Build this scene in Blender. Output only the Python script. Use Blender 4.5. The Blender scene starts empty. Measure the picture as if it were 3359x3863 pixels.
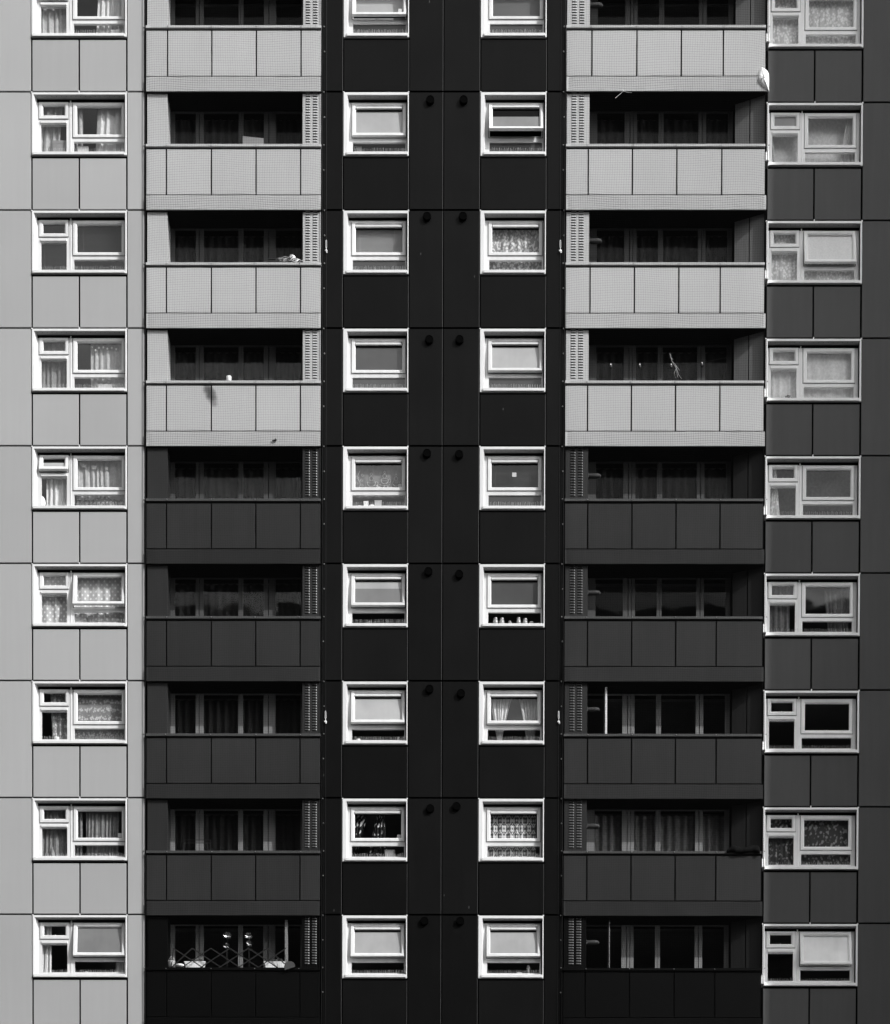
import bpy, math, random
from mathutils import Vector, Matrix
R = random.Random(7)
scene = bpy.context.scene
COL = scene.collection

# ------------------------------------------------------------------ drawing scale of the elevation
SX, SZ = 88.407, 89.34           # drawing units per metre across / up the facade
def ux(p): return p / SX - 10.36853
def ud(p, y): return ux(p) * (45.0 + y) / 45.0      # drawing position of something y metres behind the face
JZ = lambda r: 36.2 - (r - 2) * 2.65                # floor joint above storey r (1 = top storey in view)
def zz(r, d): return JZ(r) - d / SZ
YR, DZR = 0.15, -0.129                              # right wing: set back and its joints a little lower

# ------------------------------------------------------------------ materials
def new_mat(name):
    m = bpy.data.materials.new(name); m.use_nodes = True
    nt = m.node_tree; nt.nodes.clear()
    out = nt.nodes.new('ShaderNodeOutputMaterial')
    b = nt.nodes.new('ShaderNodeBsdfPrincipled')
    nt.links.new(b.outputs[0], out.inputs[0])
    return m, nt, b
def N(nt, t, **kw):
    n = nt.nodes.new(t)
    for k, v in kw.items(): setattr(n, k, v)
    return n
def math_n(nt, op, a, b=None, clamp=False):
    n = N(nt, 'ShaderNodeMath', operation=op); n.use_clamp = clamp
    for i, v in enumerate((a, b)):
        if v is None: continue
        if isinstance(v, (int, float)): n.inputs[i].default_value = v
        else: nt.links.new(v, n.inputs[i])
    return n.outputs[0]
def noise(nt, scale, detail=3, vec=None, stretch=None):
    n = N(nt, 'ShaderNodeTexNoise'); n.inputs['Scale'].default_value = scale; n.inputs['Detail'].default_value = detail
    if vec is None:
        g = N(nt, 'ShaderNodeNewGeometry'); vec = g.outputs['Position']
    if stretch:
        mp = N(nt, 'ShaderNodeMapping'); mp.inputs['Scale'].default_value = stretch
        nt.links.new(vec, mp.inputs['Vector']); vec = mp.outputs[0]
    nt.links.new(vec, n.inputs['Vector'])
    return n.outputs[0]
def grey(nt, v):
    c = N(nt, 'ShaderNodeCombineColor')
    for i in range(3): nt.links.new(v, c.inputs[i])
    return c.outputs[0]
def surf(name, base, rough=.5, spec=.5, var=.08, obj_var=.0, mottle=.9, streak=.0, bump=.0, bscale=2., metal=0., stain=None, specks=False):
    m, nt, b = new_mat(name)
    n1 = noise(nt, mottle, 4)
    v = math_n(nt, 'MULTIPLY_ADD', n1, 2 * var * base); nt.nodes[-1].inputs[2].default_value = base * (1 - var)
    if streak:
        n2 = noise(nt, 1.0, 3, stretch=(9, 9, .5))
        f = math_n(nt, 'MULTIPLY_ADD', n2, 2 * streak); nt.nodes[-1].inputs[2].default_value = 1 - streak
        v = math_n(nt, 'MULTIPLY', v, f)
    if obj_var:
        oi = N(nt, 'ShaderNodeObjectInfo')
        f = math_n(nt, 'MULTIPLY_ADD', oi.outputs['Random'], 2 * obj_var); nt.nodes[-1].inputs[2].default_value = 1 - obj_var
        v = math_n(nt, 'MULTIPLY', v, f)
    if specks:      # stray drips and droppings, a few short pale dashes
        vz = N(nt, 'ShaderNodeTexVoronoi'); vz.inputs['Scale'].default_value = 1.0
        mp = N(nt, 'ShaderNodeMapping'); mp.inputs['Scale'].default_value = (2.6, 1, .9); gp = N(nt, 'ShaderNodeNewGeometry')
        nt.links.new(gp.outputs['Position'], mp.inputs[0]); nt.links.new(mp.outputs[0], vz.inputs['Vector'])
        sp = math_n(nt, 'LESS_THAN', vz.outputs['Distance'], .028)
        v = math_n(nt, 'ADD', v, math_n(nt, 'MULTIPLY', sp, .045))
    if stain:
        # one sooty smear with its own outline, (x, z, half width, half height, lean)
        g = N(nt, 'ShaderNodeNewGeometry'); s = N(nt, 'ShaderNodeSeparateXYZ'); nt.links.new(g.outputs['Position'], s.inputs[0])
        dx = math_n(nt, 'SUBTRACT', s.outputs[0], stain[0]); dz = math_n(nt, 'SUBTRACT', s.outputs[2], stain[1])
        dx = math_n(nt, 'ADD', dx, math_n(nt, 'MULTIPLY', dz, stain[4]))
        e = math_n(nt, 'ADD', math_n(nt, 'POWER', math_n(nt, 'ABSOLUTE', math_n(nt, 'DIVIDE', dx, stain[2])), 2.), math_n(nt, 'POWER', math_n(nt, 'ABSOLUTE', math_n(nt, 'DIVIDE', dz, stain[3])), 2.))
        e = math_n(nt, 'ADD', e, math_n(nt, 'MULTIPLY', noise(nt, 9, 3), .8))
        mr = N(nt, 'ShaderNodeMapRange'); mr.interpolation_type = 'SMOOTHSTEP'
        nt.links.new(e, mr.inputs[0]); mr.inputs[1].default_value = .35; mr.inputs[2].default_value = 1.5; mr.inputs[3].default_value = .16; mr.inputs[4].default_value = 1
        v = math_n(nt, 'MULTIPLY', v, mr.outputs[0])
    nt.links.new(grey(nt, v), b.inputs['Base Color'])
    b.inputs['Roughness'].default_value = rough
    b.inputs['Specular IOR Level'].default_value = spec
    b.inputs['Metallic'].default_value = metal
    if bump:
        bp = N(nt, 'ShaderNodeBump'); bp.inputs['Strength'].default_value = bump; bp.inputs['Distance'].default_value = .02
        nt.links.new(noise(nt, bscale, 2), bp.inputs['Height']); nt.links.new(bp.outputs[0], b.inputs['Normal'])
    return m

M = {}
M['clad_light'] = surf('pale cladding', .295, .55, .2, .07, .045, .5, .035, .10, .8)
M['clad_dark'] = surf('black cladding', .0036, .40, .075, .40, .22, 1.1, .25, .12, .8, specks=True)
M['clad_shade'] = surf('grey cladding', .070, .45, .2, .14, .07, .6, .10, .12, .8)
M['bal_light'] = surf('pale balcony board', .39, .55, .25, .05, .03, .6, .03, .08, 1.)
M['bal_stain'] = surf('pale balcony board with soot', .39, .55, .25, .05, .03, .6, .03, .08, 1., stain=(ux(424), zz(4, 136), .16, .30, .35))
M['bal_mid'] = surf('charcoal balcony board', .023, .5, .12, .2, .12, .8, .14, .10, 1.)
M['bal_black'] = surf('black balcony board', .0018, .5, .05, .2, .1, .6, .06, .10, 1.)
M['upvc'] = surf('white frame plastic', .56, .35, .35, .09, .06, 2.5, .12)
M['trim'] = surf('white painted trim', .58, .45, .3, .08, .05, 1.6, .10)
M['upvc_lifted'] = surf('white frame plastic lifted against shade', .88, .4, .35, .07, .03, 1.5, .07)  # brighter copy of the frame white, makes up for the right wing's shade
M['screen'] = surf('screen frame darkened for shade', .065, .5, .2, .15)  # darker copy for upper storeys, recess shade put into the colour
M['screen_lit'] = surf('screen frame lightened for sun', .17, .5, .2, .15)  # lighter copy of the same frame for lower storeys, sunlight painted in
M['brick'] = surf('dark brick', .05, .9, .1, .2)
M['head'] = surf('grey soffit board', .30, .7, .1, .1)
M['lamp'] = surf('dull lamp casing', .035, .5, .3, .1)
M['cheek_l'] = surf('grey cheek board', .13, .6, .15, .1, .03, .6, .05)
M['cheek_d'] = surf('dark cheek board', .015, .6, .15, .1, .03, .6, .05)
M['arris'] = surf('aluminium arris', .045, .4, .5, .3)
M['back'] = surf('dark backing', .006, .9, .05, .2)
M['soffit'] = surf('soffit darkened for shade', .005, .9, .05, .3)  # base taken near black so the recess reads as shaded
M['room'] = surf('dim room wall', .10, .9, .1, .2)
M['louvre_lip'] = surf('louvre metal', .15, .42, .6, .1, metal=1.)
M['vent'] = surf('black duct plastic', .0012, .9, .02, .1)
M['net'] = surf('black nylon netting', .006, .8, .1, .1)
M['steel'] = surf('galvanised steel', .5, .3, .6, .1, metal=.9)
M['wire'] = surf('steel wire', .02, .4, .5, .1, metal=.5)
M['spike'] = surf('clear plastic spike', .50, .3, .5, .1)
M['ground'] = surf('asphalt ground', .05, .9, .2, .3, mottle=.3)
M['white_cloth'] = surf('white cloth', .78, .8, .1, .06, mottle=6)
M['white_obj'] = surf('white glazed plastic', .75, .35, .4, .06, mottle=8)
M['card'] = surf('pale card', .42, .8, .2, .08, mottle=8)
M['greycard'] = surf('stand-in grey for bright patch in glass', .22, .8, .2, .1, mottle=8)
M['dark_obj'] = surf('dark plastic', .018, .4, .4, .2, mottle=9)
M['blanket'] = surf('black blanket', .006, .95, .05, .4, mottle=14)
M['foil'] = surf('silver foil', .8, .18, .6, .2, mottle=30, metal=1.)
M['foliage'] = surf('houseplant leaf', .06, .6, .3, .3, mottle=30)
M['wood'] = surf('weathered lattice', .014, .8, .2, .2, mottle=12)
M['jar'] = surf('cloudy jar', .33, .2, .6, .6, mottle=16)
M['lid'] = surf('jar lid', .25, .3, .6, .3, mottle=10, metal=.4)
M['bulb'] = surf('dim bulb glass', .03, .08, .9, .2)
M['rail_mid'] = surf('charcoal coping', .045, .35, .5, .15)

def glass_mat(name, tint, boost, rough=.02):
    m = bpy.data.materials.new(name); m.use_nodes = True; nt = m.node_tree; nt.nodes.clear()
    out = N(nt, 'ShaderNodeOutputMaterial'); mx = N(nt, 'ShaderNodeMixShader')
    tr = N(nt, 'ShaderNodeBsdfTransparent'); tr.inputs[0].default_value = (tint, tint, tint, 1)
    gl = N(nt, 'ShaderNodeBsdfGlossy'); gl.inputs['Roughness'].default_value = rough
    fr = N(nt, 'ShaderNodeFresnel'); fr.inputs[0].default_value = 1.5
    bp = N(nt, 'ShaderNodeBump'); bp.inputs['Strength'].default_value = .04; bp.inputs['Distance'].default_value = .05
    nt.links.new(noise(nt, 1.3, 1), bp.inputs['Height']); nt.links.new(bp.outputs[0], gl.inputs['Normal'])
    gb = N(nt, 'ShaderNodeNewGeometry')
    fac = math_n(nt, 'MULTIPLY', math_n(nt, 'MULTIPLY', fr.outputs[0], boost, True), math_n(nt, 'SUBTRACT', 1., gb.outputs['Backfacing']))
    nt.links.new(fac, mx.inputs[0])
    nt.links.new(tr.outputs[0], mx.inputs[1]); nt.links.new(gl.outputs[0], mx.inputs[2]); nt.links.new(mx.outputs[0], out.inputs[0])
    return m
M['clear'] = glass_mat('clear double glazing', .97, 1.35)
M['bglass'] = glass_mat('balcony glazing', .92, .4)
def frost(name, base):  # no frosting: base grey stands for sky reflection painted into the pane
    return surf(name, base, .14, .5, .32, .12, 1.5, .06)
M['frost_w'] = frost('glass with painted bright reflection', .80)  # pane greys here carry painted sky reflections, brightest on open sashes
M['frost_l'] = frost('glass with painted pale reflection', .30)
M['frost_m'] = frost('glass with painted grey reflection', .15)
M['frost_d'] = frost('glass with painted dark reflection', .045)
M['frost_k'] = frost('near black glass', .012)
M['frost_n'] = surf('patterned glass with painted reflection', .72, .3, .4, .16, .02, 26, .05)  # lace mottle and bright reflection painted into the pane
M['frost_r'] = frost('shaded wing glass with painted reflection', .30)

def cloth(name, hi, lo, kind='plain', scale=1.0, thr=.5, soft=.12, rough=.85):
    m, nt, b = new_mat(name)
    uv = N(nt, 'ShaderNodeUVMap').outputs[0]
    def vor(sc, feature='F1'):
        v = N(nt, 'ShaderNodeTexVoronoi'); v.feature = feature; v.inputs['Scale'].default_value = sc; v.inputs['Randomness'].default_value = .0 if kind == 'dots' else 1.
        nt.links.new(uv, v.inputs['Vector']); return v.outputs['Distance']
    if kind == 'plain':
        f = noise(nt, 14 * scale, 3, uv); t0, t1 = .2, .9
    elif kind == 'dots':
        mp = N(nt, 'ShaderNodeMapping'); mp.inputs['Rotation'].default_value = (0, 0, .785); nt.links.new(uv, mp.inputs[0]); uv = mp.outputs[0]
        f = math_n(nt, 'SUBTRACT', 1., vor(9 * scale)); t0, t1 = .74, .80
    elif kind == 'lace':
        f = math_n(nt, 'MULTIPLY', math_n(nt, 'SUBTRACT', 1., vor(16 * scale)), math_n(nt, 'ADD', noise(nt, 7 * scale, 2, uv), .45)); t0, t1 = thr - soft, thr + soft
    elif kind == 'rows':
        s = N(nt, 'ShaderNodeSeparateXYZ'); nt.links.new(uv, s.inputs[0])
        a = math_n(nt, 'SINE', math_n(nt, 'MULTIPLY', s.outputs[1], 34.)); d = vor(19 * scale)
        f = math_n(nt, 'ADD', math_n(nt, 'MULTIPLY', a, .22), math_n(nt, 'SUBTRACT', .95, d)); t0, t1 = thr - soft, thr + soft
    elif kind == 'damask':
        s = N(nt, 'ShaderNodeSeparateXYZ'); nt.links.new(uv, s.inputs[0]); nz_ = noise(nt, 16, 2, uv)
        uu = math_n(nt, 'MULTIPLY', s.outputs[0], 26.); vv = math_n(nt, 'MULTIPLY', s.outputs[1], 17.)
        c1 = math_n(nt, 'ADD', math_n(nt, 'COSINE', uu), math_n(nt, 'COSINE', vv))
        c2 = math_n(nt, 'MULTIPLY', math_n(nt, 'COSINE', math_n(nt, 'MULTIPLY', uu, 2.)), math_n(nt, 'COSINE', math_n(nt, 'MULTIPLY', vv, 3.)))
        f = math_n(nt, 'ADD', math_n(nt, 'SINE', math_n(nt, 'MULTIPLY', math_n(nt, 'ADD', c1, math_n(nt, 'MULTIPLY', c2, .5)), 3.2)), math_n(nt, 'MULTIPLY', nz_, 1.1)); t0, t1 = thr - soft, thr + soft
    elif kind == 'floral':
        n1 = noise(nt, 9 * scale, 4, uv); v = vor(11 * scale, 'SMOOTH_F1')
        f = math_n(nt, 'ADD', math_n(nt, 'MULTIPLY', n1, .9), math_n(nt, 'SUBTRACT', .55, v)); t0, t1 = thr - soft, thr + soft
    mr = N(nt, 'ShaderNodeMapRange'); mr.interpolation_type = 'SMOOTHSTEP'
    nt.links.new(f, mr.inputs[0]); mr.inputs[1].default_value = t0; mr.inputs[2].default_value = t1; mr.inputs[3].default_value = lo; mr.inputs[4].default_value = hi
    nt.links.new(grey(nt, mr.outputs[0]), b.inputs['Base Color']); b.inputs['Roughness'].default_value = rough; b.inputs['Specular IOR Level'].default_value = .1
    return m
M['c_white'] = cloth('white curtain', .62, .50)
M['c_pale'] = cloth('pale sheer curtain', .40, .30)
M['c_cloud'] = cloth('cloudy pale curtain', .92, .70)
M['c_grey'] = cloth('grey curtain', .22, .14)
M['c_dark'] = cloth('dark curtain', .09, .05)
M['c_dots'] = cloth('polka dot net', .75, .42, 'dots')
M['c_lace'] = cloth('lace net', .52, .22, 'rows', 1., .62, .25)
M['c_lacel'] = cloth('bright lace net', .95, .62, 'lace', 1., .52, .25)
M['c_floral'] = cloth('floral lace', .62, .24, 'floral', 1.7, .62, .16)
M['c_damask'] = cloth('damask curtain', .55, .10, 'damask', 1., .55, .35)
M['c_vine'] = cloth('dark vine lace', .34, .07, 'floral', 1.2, .72, .14)
M['c_print'] = cloth('printed dark curtain', .50, .012, 'floral', .9, .74, .06)
M['c_bal'] = cloth('balcony curtain', .036, .028)
M['c_brown'] = cloth('plain dim curtain', .17, .13)
M['blind_l'] = surf('pale blind slat', .80, .5, .3, .06)
M['blind_d'] = surf('grey blind slat', .085, .5, .3, .06)
M['roller'] = surf('pale roller blind', .40, .8, .1, .08)

# ------------------------------------------------------------------ mesh helper
class MB:
    def __init__(s): s.v = []; s.f = []; s.uv = None
    def quad(s, a, b, c, d):
        i = len(s.v); s.v += [a, b, c, d]; s.f.append((i, i + 1, i + 2, i + 3))
    def box(s, x0, x1, y0, y1, z0, z1, ch=0.0):
        i = len(s.v)
        if ch <= 0:
            s.v += [(x0, y0, z0), (x1, y0, z0), (x1, y1, z0), (x0, y1, z0), (x0, y0, z1), (x1, y0, z1), (x1, y1, z1), (x0, y1, z1)]
            s.f += [(i + a, i + b, i + c, i + d) for a, b, c, d in ((0, 1, 5, 4), (1, 2, 6, 5), (2, 3, 7, 6), (3, 0, 4, 7), (4, 5, 6, 7), (3, 2, 1, 0))]
        else:   # front edges chamfered
            r0 = [(x0 + ch, y0, z0 + ch), (x1 - ch, y0, z0 + ch), (x1 - ch, y0, z1 - ch), (x0 + ch, y0, z1 - ch)]
            r1 = [(x0, y0 + ch, z0), (x1, y0 + ch, z0), (x1, y0 + ch, z1), (x0, y0 + ch, z1)]
            r2 = [(x0, y1, z0), (x1, y1, z0), (x1, y1, z1), (x0, y1, z1)]
            s.loops([r0, r1, r2], cap0=True, cap1=True)
        return s
    def loops(s, rings, cap0=False, cap1=False, closed=True):
        i = len(s.v); n = len(rings[0])
        for r in rings: s.v += list(r)
        for k in range(len(rings) - 1):
            for j in range(n if closed else n - 1):
                j2 = (j + 1) % n
                s.f.append((i + k * n + j, i + k * n + j2, i + (k + 1) * n + j2, i + (k + 1) * n + j))
        if cap0: s.f.append(tuple(i + n - 1 - j for j in range(n)))
        if cap1: s.f.append(tuple(i + (len(rings) - 1) * n + j for j in range(n)))
    def ring_frame(s, prof):
        # prof: list of (x0,x1,z0,z1,y) rectangles, swept outer back -> inner back
        s.loops([[(a, y, c), (b, y, c), (b, y, d), (a, y, d)] for a, b, c, d, y in prof])
        return s
    def plate(s, x0, x1, z0, z1, holes, yf, yb):
        xs = sorted({x0, x1, *[min(max(h[i], x0), x1) for h in holes for i in (0, 1)]})
        zs = sorted({z0, z1, *[min(max(h[i], z0), z1) for h in holes for i in (2, 3)]})
        def solid(i, j):
            if i < 0 or j < 0 or i >= len(xs) - 1 or j >= len(zs) - 1: return False
            cx, cz = (xs[i] + xs[i + 1]) / 2, (zs[j] + zs[j + 1]) / 2
            return not any(h[0] < cx < h[1] and h[2] < cz < h[3] for h in holes)
        for i in range(len(xs) - 1):
            for j in range(len(zs) - 1):
                if not solid(i, j): continue
                a, b, c, d = xs[i], xs[i + 1], zs[j], zs[j + 1]
                s.quad((a, yf, c), (b, yf, c), (b, yf, d), (a, yf, d))
                s.quad((b, yb, c), (a, yb, c), (a, yb, d), (b, yb, d))
                if not solid(i - 1, j): s.quad((a, yb, c), (a, yf, c), (a, yf, d), (a, yb, d))
                if not solid(i + 1, j): s.quad((b, yf, c), (b, yb, c), (b, yb, d), (b, yf, d))
                if not solid(i, j - 1): s.quad((a, yb, c), (b, yb, c), (b, yf, c), (a, yf, c))
                if not solid(i, j + 1): s.quad((a, yf, d), (b, yf, d), (b, yb, d), (a, yb, d))
        return s
    def tube(s, pts, r, n=6, cap=True, r2=None):
        pts = [Vector(p) for p in pts]; rings = []
        for k, p in enumerate(pts):
            t = (pts[min(k + 1, len(pts) - 1)] - pts[max(k - 1, 0)]).normalized()
            a = t.cross(Vector((0, 0, 1))); a = a.normalized() if a.length > 1e-3 else Vector((1, 0, 0))
            b = t.cross(a); rr = r if r2 is None else r + (r2 - r) * k / (len(pts) - 1)
            rings.append([tuple(p + (a * math.cos(q) + b * math.sin(q)) * rr) for q in [2 * math.pi * j / n for j in range(n)]])
        s.loops(rings, cap, cap); return s
    def lathe(s, prof, c, n=16):
        s.loops([[(c[0] + r * math.cos(2 * math.pi * j / n), c[1] + r * math.sin(2 * math.pi * j / n), c[2] + z) for j in range(n)] for r, z in prof], True, True); return s
    def ball(s, c, rx, ry, rz, n=10, m=6, jit=0., rnd=R):
        rings = []
        for k in range(1, m):
            a = math.pi * k / m; ring = []
            for j in range(n):
                q = 2 * math.pi * j / n; w = 1 + jit * (rnd.random() - .5)
                ring.append((c[0] + rx * math.sin(a) * math.cos(q) * w, c[1] + ry * math.sin(a) * math.sin(q) * w, c[2] - rz * math.cos(a) * (1 + jit * (rnd.random() - .5))))
            rings.append(ring)
        s.loops(rings, True, True); return s
    def tilt(s, ang, xc, y, z, i0=0):
        ca, sa = math.cos(ang), math.sin(ang)      # swing about a horizontal hinge: the foot moves outwards (-y)
        for k in range(i0, len(s.v)):
            a, b, c = s.v[k]; dy, dz = b - y, c - z
            s.v[k] = (a, y + dy * ca + dz * sa, z - dy * sa + dz * ca)
        return s
    def build(s, name, mat, parent=None, smooth=False, origin=None):
        me = bpy.data.meshes.new(name)
        vs = s.v
        if origin: vs = [(a - origin[0], b - origin[1], c - origin[2]) for a, b, c in vs]
        me.from_pydata(vs, [], s.f)
        if s.uv:
            l = me.uv_layers.new(name='UVMap')
            for p in me.polygons:
                for li in p.loop_indices: l.data[li].uv = s.uv[me.loops[li].vertex_index]
        me.materials.append(mat)
        if smooth:
            for p in me.polygons: p.use_smooth = True
        me.update()
        o = bpy.data.objects.new(name, me); COL.objects.link(o)
        if origin: o.location = origin
        if parent is not None: o.parent = parent
        return o
def tag(o, label, cat, group=None, kind=None):
    if label: o['label'] = label
    if cat: o['category'] = cat
    if group: o['group'] = group
    if kind: o['kind'] = kind
    return o
def empty(name, loc=(0, 0, 0)):
    o = bpy.data.objects.new(name, None); COL.objects.link(o); o.location = loc; o.empty_display_size = .2; return o

# ------------------------------------------------------------------ ground
g = MB(); g.quad((-600, -600, 0), (600, -600, 0), (600, 600, 0), (-600, 600, 0))
o = g.build('ground', M['ground']); o['kind'] = 'structure'

# ------------------------------------------------------------------ the tower block
tower = empty('tower_block'); tag(tower, 'high rise tower block clad in pale, charcoal and black panels with stacked balconies', 'building')
ROWS = range(1, 10)
XL = {'left': ux(64.5), 'inner_left': ux(690.8), 'inner_right': ux(965.8), 'right': ux(1541.9)}
WID = {'left': 191. / SX, 'inner_left': 130.7 / SX, 'inner_right': 131.5 / SX, 'right': 192.5 / SX}
def wing_y(c): return YR if c == 'right' else 0.
def wz(c, r, d): return zz(r, d) + (DZR if c == 'right' else 0.)
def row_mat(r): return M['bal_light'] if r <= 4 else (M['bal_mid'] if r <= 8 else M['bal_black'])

ZTOP, ZB = JZ(0), zz(10, 0) - .3
def backing(x0, x1, cols, y):
    holes = []
    for c in cols:
        for r in ROWS:
            holes.append((XL[c] + 4 / SX, XL[c] + WID[c] - 4 / SX, wz(c, r, 124), wz(c, r, 4)))
    MB().plate(x0, x1, 0., 58., holes, y + .045, y + .30).build('backing_wall', M['back'], tower)
backing(ux(-260), ux(294), ['left'], 0)
backing(ux(648), ux(1137), ['inner_left', 'inner_right'], 0)
backing(ux(1541), ux(1850), ['right'], YR)
c = MB()
for r in range(0, 12):      # floors inside
    z = JZ(r)
    c.box(ux(-260), ux(296), .302, 6., z - .10, z + .14); c.box(ux(296), ux(647), .80, 6., z - .10, z + .14)
    c.box(ux(647), ux(1137), .302, 6., z - .10, z + .14); c.box(ux(1137), ux(1545), .80, 6., z - .10, z + .14); c.box(ux(1545), ux(1850), .452, 6., z - .10, z + .14)
for p in (-258, 296, 640, 896, 1128, 1545, 1846): c.box(ux(p) - .07, ux(p) + .07, .62 if p in (296, 1545) else .31, 6., 10, 52)
c.box(ux(-258), ux(1848), 3.4, 6.0, 0, 58.0)
c.build('interior_core', M['room'], tower)
# balcony bays above and below the picture
c = MB()
for a, b in ((294, 648), (1137, 1541)):
    c.box(ux(a), ux(b), .0, .30, 0, zz(10, 240)); c.box(ux(a), ux(b), .0, .30, JZ(0) + .2, 58)
c.build('plain_wall', M['clad_dark'], tower)
# wing that steps forward beyond the right edge of the view
c = MB(); c.box(ux(1850), ux(2500), .195, 6., 0, 58)
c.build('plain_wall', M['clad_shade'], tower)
# block added out of view on the sunny side to shade the right wing
nb = empty('shading_block', (18.48, -8.08, 0)); tag(nb, 'grey unseen block added to shade the right wing of the tower', 'building')
hs = [(x, x + 1.5, z, z + 1.3) for x in (1.2, 4.2, 7.2, 10.2) for z in [3 + 2.7 * k for k in range(19)]]
c = MB(); c.plate(0, 13.5, 0, 57, hs, 0, .4); c.box(0, 13.5, .401, 6.5, 0, 57); c.build('wall', M['clad_shade'], nb)
# unseen blocks added behind the camera to cut low sky light and reflections
def add_skyline_block(label, x0, x1, y, h, cols):
    e = empty('added_skyline_block', ((x0 + x1) / 2, y, 0)); tag(e, label, 'building', 'unseen blocks added to cut low sky')
    w_ = x1 - x0; hs = []
    for i in range(cols):
        x = -w_ / 2 + w_ * (i + .25) / cols
        for k in range(int((h - 4) / 2.8)): hs.append((x, x + w_ / cols * .5, 3 + k * 2.8, 4.4 + k * 2.8))
    q = MB(); q.plate(-w_ / 2, w_ / 2, 0, h, hs, 0, -.35); q.build('wall', M['brick'], e)
    q = MB(); q.box(-w_ / 2, w_ / 2, -14, -.36, 0, h - .4); q.build('glazing', M['frost_k'], e)
add_skyline_block('tall dark unseen block added facing the tower to cut low sky', -70, 62, -88, 70, 18)
add_skyline_block('long low dark unseen block added to the left behind the camera', -190, -76, -80, 60, 16)
add_skyline_block('low dark unseen block added to the right behind the camera', 66, 100, -94, 52, 6)

# cladding panels
def panel(name, a, b, r, d0, d1, mat, y=0., dz=0.):
    cx, cz = (ux(a) + ux(b)) / 2, (zz(r, d0) + zz(r, d1)) / 2 + dz
    w, h = (ux(b) - ux(a)) / 2, (d1 - d0) / 2 / SZ
    mb = MB(); mb.box(-w, w, 0, .03, -h, h, .004)
    ob = mb.build(name, mat, tower); ob.location = (cx, y + R.uniform(-.0012, .0012), cz)
    return ob
for r in range(1, 11):
    d1 = 235.2
    for a, b in ((-60, 62.9), (257.1, 290)): panel('wall_panel', a, b, r, 1.6, d1, M['clad_light'])
    for a, b in ((650.5, 688.4), (823.6, 889.6), (892.6, 963.5), (1099.7, 1133.5)): panel('wall_panel', a, b, r, 1.8, d1, M['clad_dark'])
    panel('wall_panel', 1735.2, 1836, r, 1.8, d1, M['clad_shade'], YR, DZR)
for r in range(1, 11):     # metal arrises along the dark panels
    for a in (688.45, 821.1, 889.65, 963.55, 1097.2):
        if a in (821.1, 1097.2): dd = (133.4, 235.2)
        else: dd = (1.8, 235.2)
        t = MB(); t.box(ux(a), ux(a + .75), -.002, .028, zz(r, dd[1]), zz(r, dd[0])); t.build('edge_trim', M['arris'], tower)
for r in ROWS:
    d0, d1 = 133.4, 235.2
    for a, b in ((66.2, 158.2), (161.6, 253.6)): panel('spandrel_panel', a, b, r, d0, d1, M['clad_light'])
    for a, b in ((691.6, 820.4), (966.8, 1096.6)): panel('spandrel_panel', a, b, r, d0, d1, M['clad_dark'])
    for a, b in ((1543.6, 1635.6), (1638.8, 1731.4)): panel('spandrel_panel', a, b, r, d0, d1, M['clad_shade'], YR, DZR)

# vent pipes
VENTS = {2: ((866.6, 200), (933.6, 200)), 3: ((860, 435.2), (932.3, 435)), 4: ((864.5, 684.9), (925.5, 684.9)), 5: ((860, 914), (924.6, 916)),
         6: ((863, 1151), (925, 1156.6)), 7: ((865, 1388), (928.5, 1396.8)), 8: ((866.5, 1628.6), (919.5, 1624)), 9: ((855, 1855.8), (927, 1855.8))}
VJ = {2: 181.6, 3: 420.7, 4: 660.4, 5: 898, 6: 1134.2, 7: 1370.9, 8: 1606.6, 9: 1843}
def ring(cx, cz, rad, y, n=20): return [(cx + rad * math.cos(2 * math.pi * j / n), y, cz + rad * math.sin(2 * math.pi * j / n)) for j in range(n)]
for r, pr in VENTS.items():
    for px, py in pr:
        cx, cz = ux(px + (.0072 * .5 * (px - 255) * (5.5 - r) / -4.)), zz(r, py - VJ[r] + 1)
        mb = MB(); mb.loops([ring(cx, cz, .092, .0), ring(cx, cz, .092, -.060), ring(cx, cz, .088, -.064), ring(cx, cz, .080, -.066), ring(cx, cz, .078, -.060)], False, True)
        for k in range(-3, 4): mb.box(cx - .07, cx + .07, -.058, -.052, cz + k * .02 - .004, cz + k * .02 + .004)
        mb.build('vent_pipe', M['vent'], tower)

# ------------------------------------------------------------------ windows
WIDE = dict(fan=((12.8, 71.1, 13.4, 46.5), (20.4, 63.9, 19.8, 38.8)), main=((81, 185.2, 14.5, 83.9), (88.8, 178.5, 22.4, 76.9)),
            fixed=[(16.1, 67.8, 57.6, 113.9), (82.5, 183.5, 91.4, 113.6)], vent=(15.4, 68.4, 50.5, 56.0))
SING = dict(main=((16.5, 125, 16.5, 84), (24.2, 118.4, 22.4, 77)), fixed=[(18.2, 124.2, 92.5, 114.8)], vent=(24.2, 117.6, 23.4, 27.8))
def spec_of(c):
    if c in ('inner_left', 'inner_right'): return SING
    if c == 'left': return WIDE
    s = -3.6
    sh = lambda t: (t[0] + s, t[1] + s, t[2], t[3])
    return dict(fan=(sh(WIDE['fan'][0]), sh(WIDE['fan'][1])), main=(sh(WIDE['main'][0]), sh(WIDE['main'][1])), fixed=[sh(t) for t in WIDE['fixed']], vent=sh(WIDE['vent']))

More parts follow.
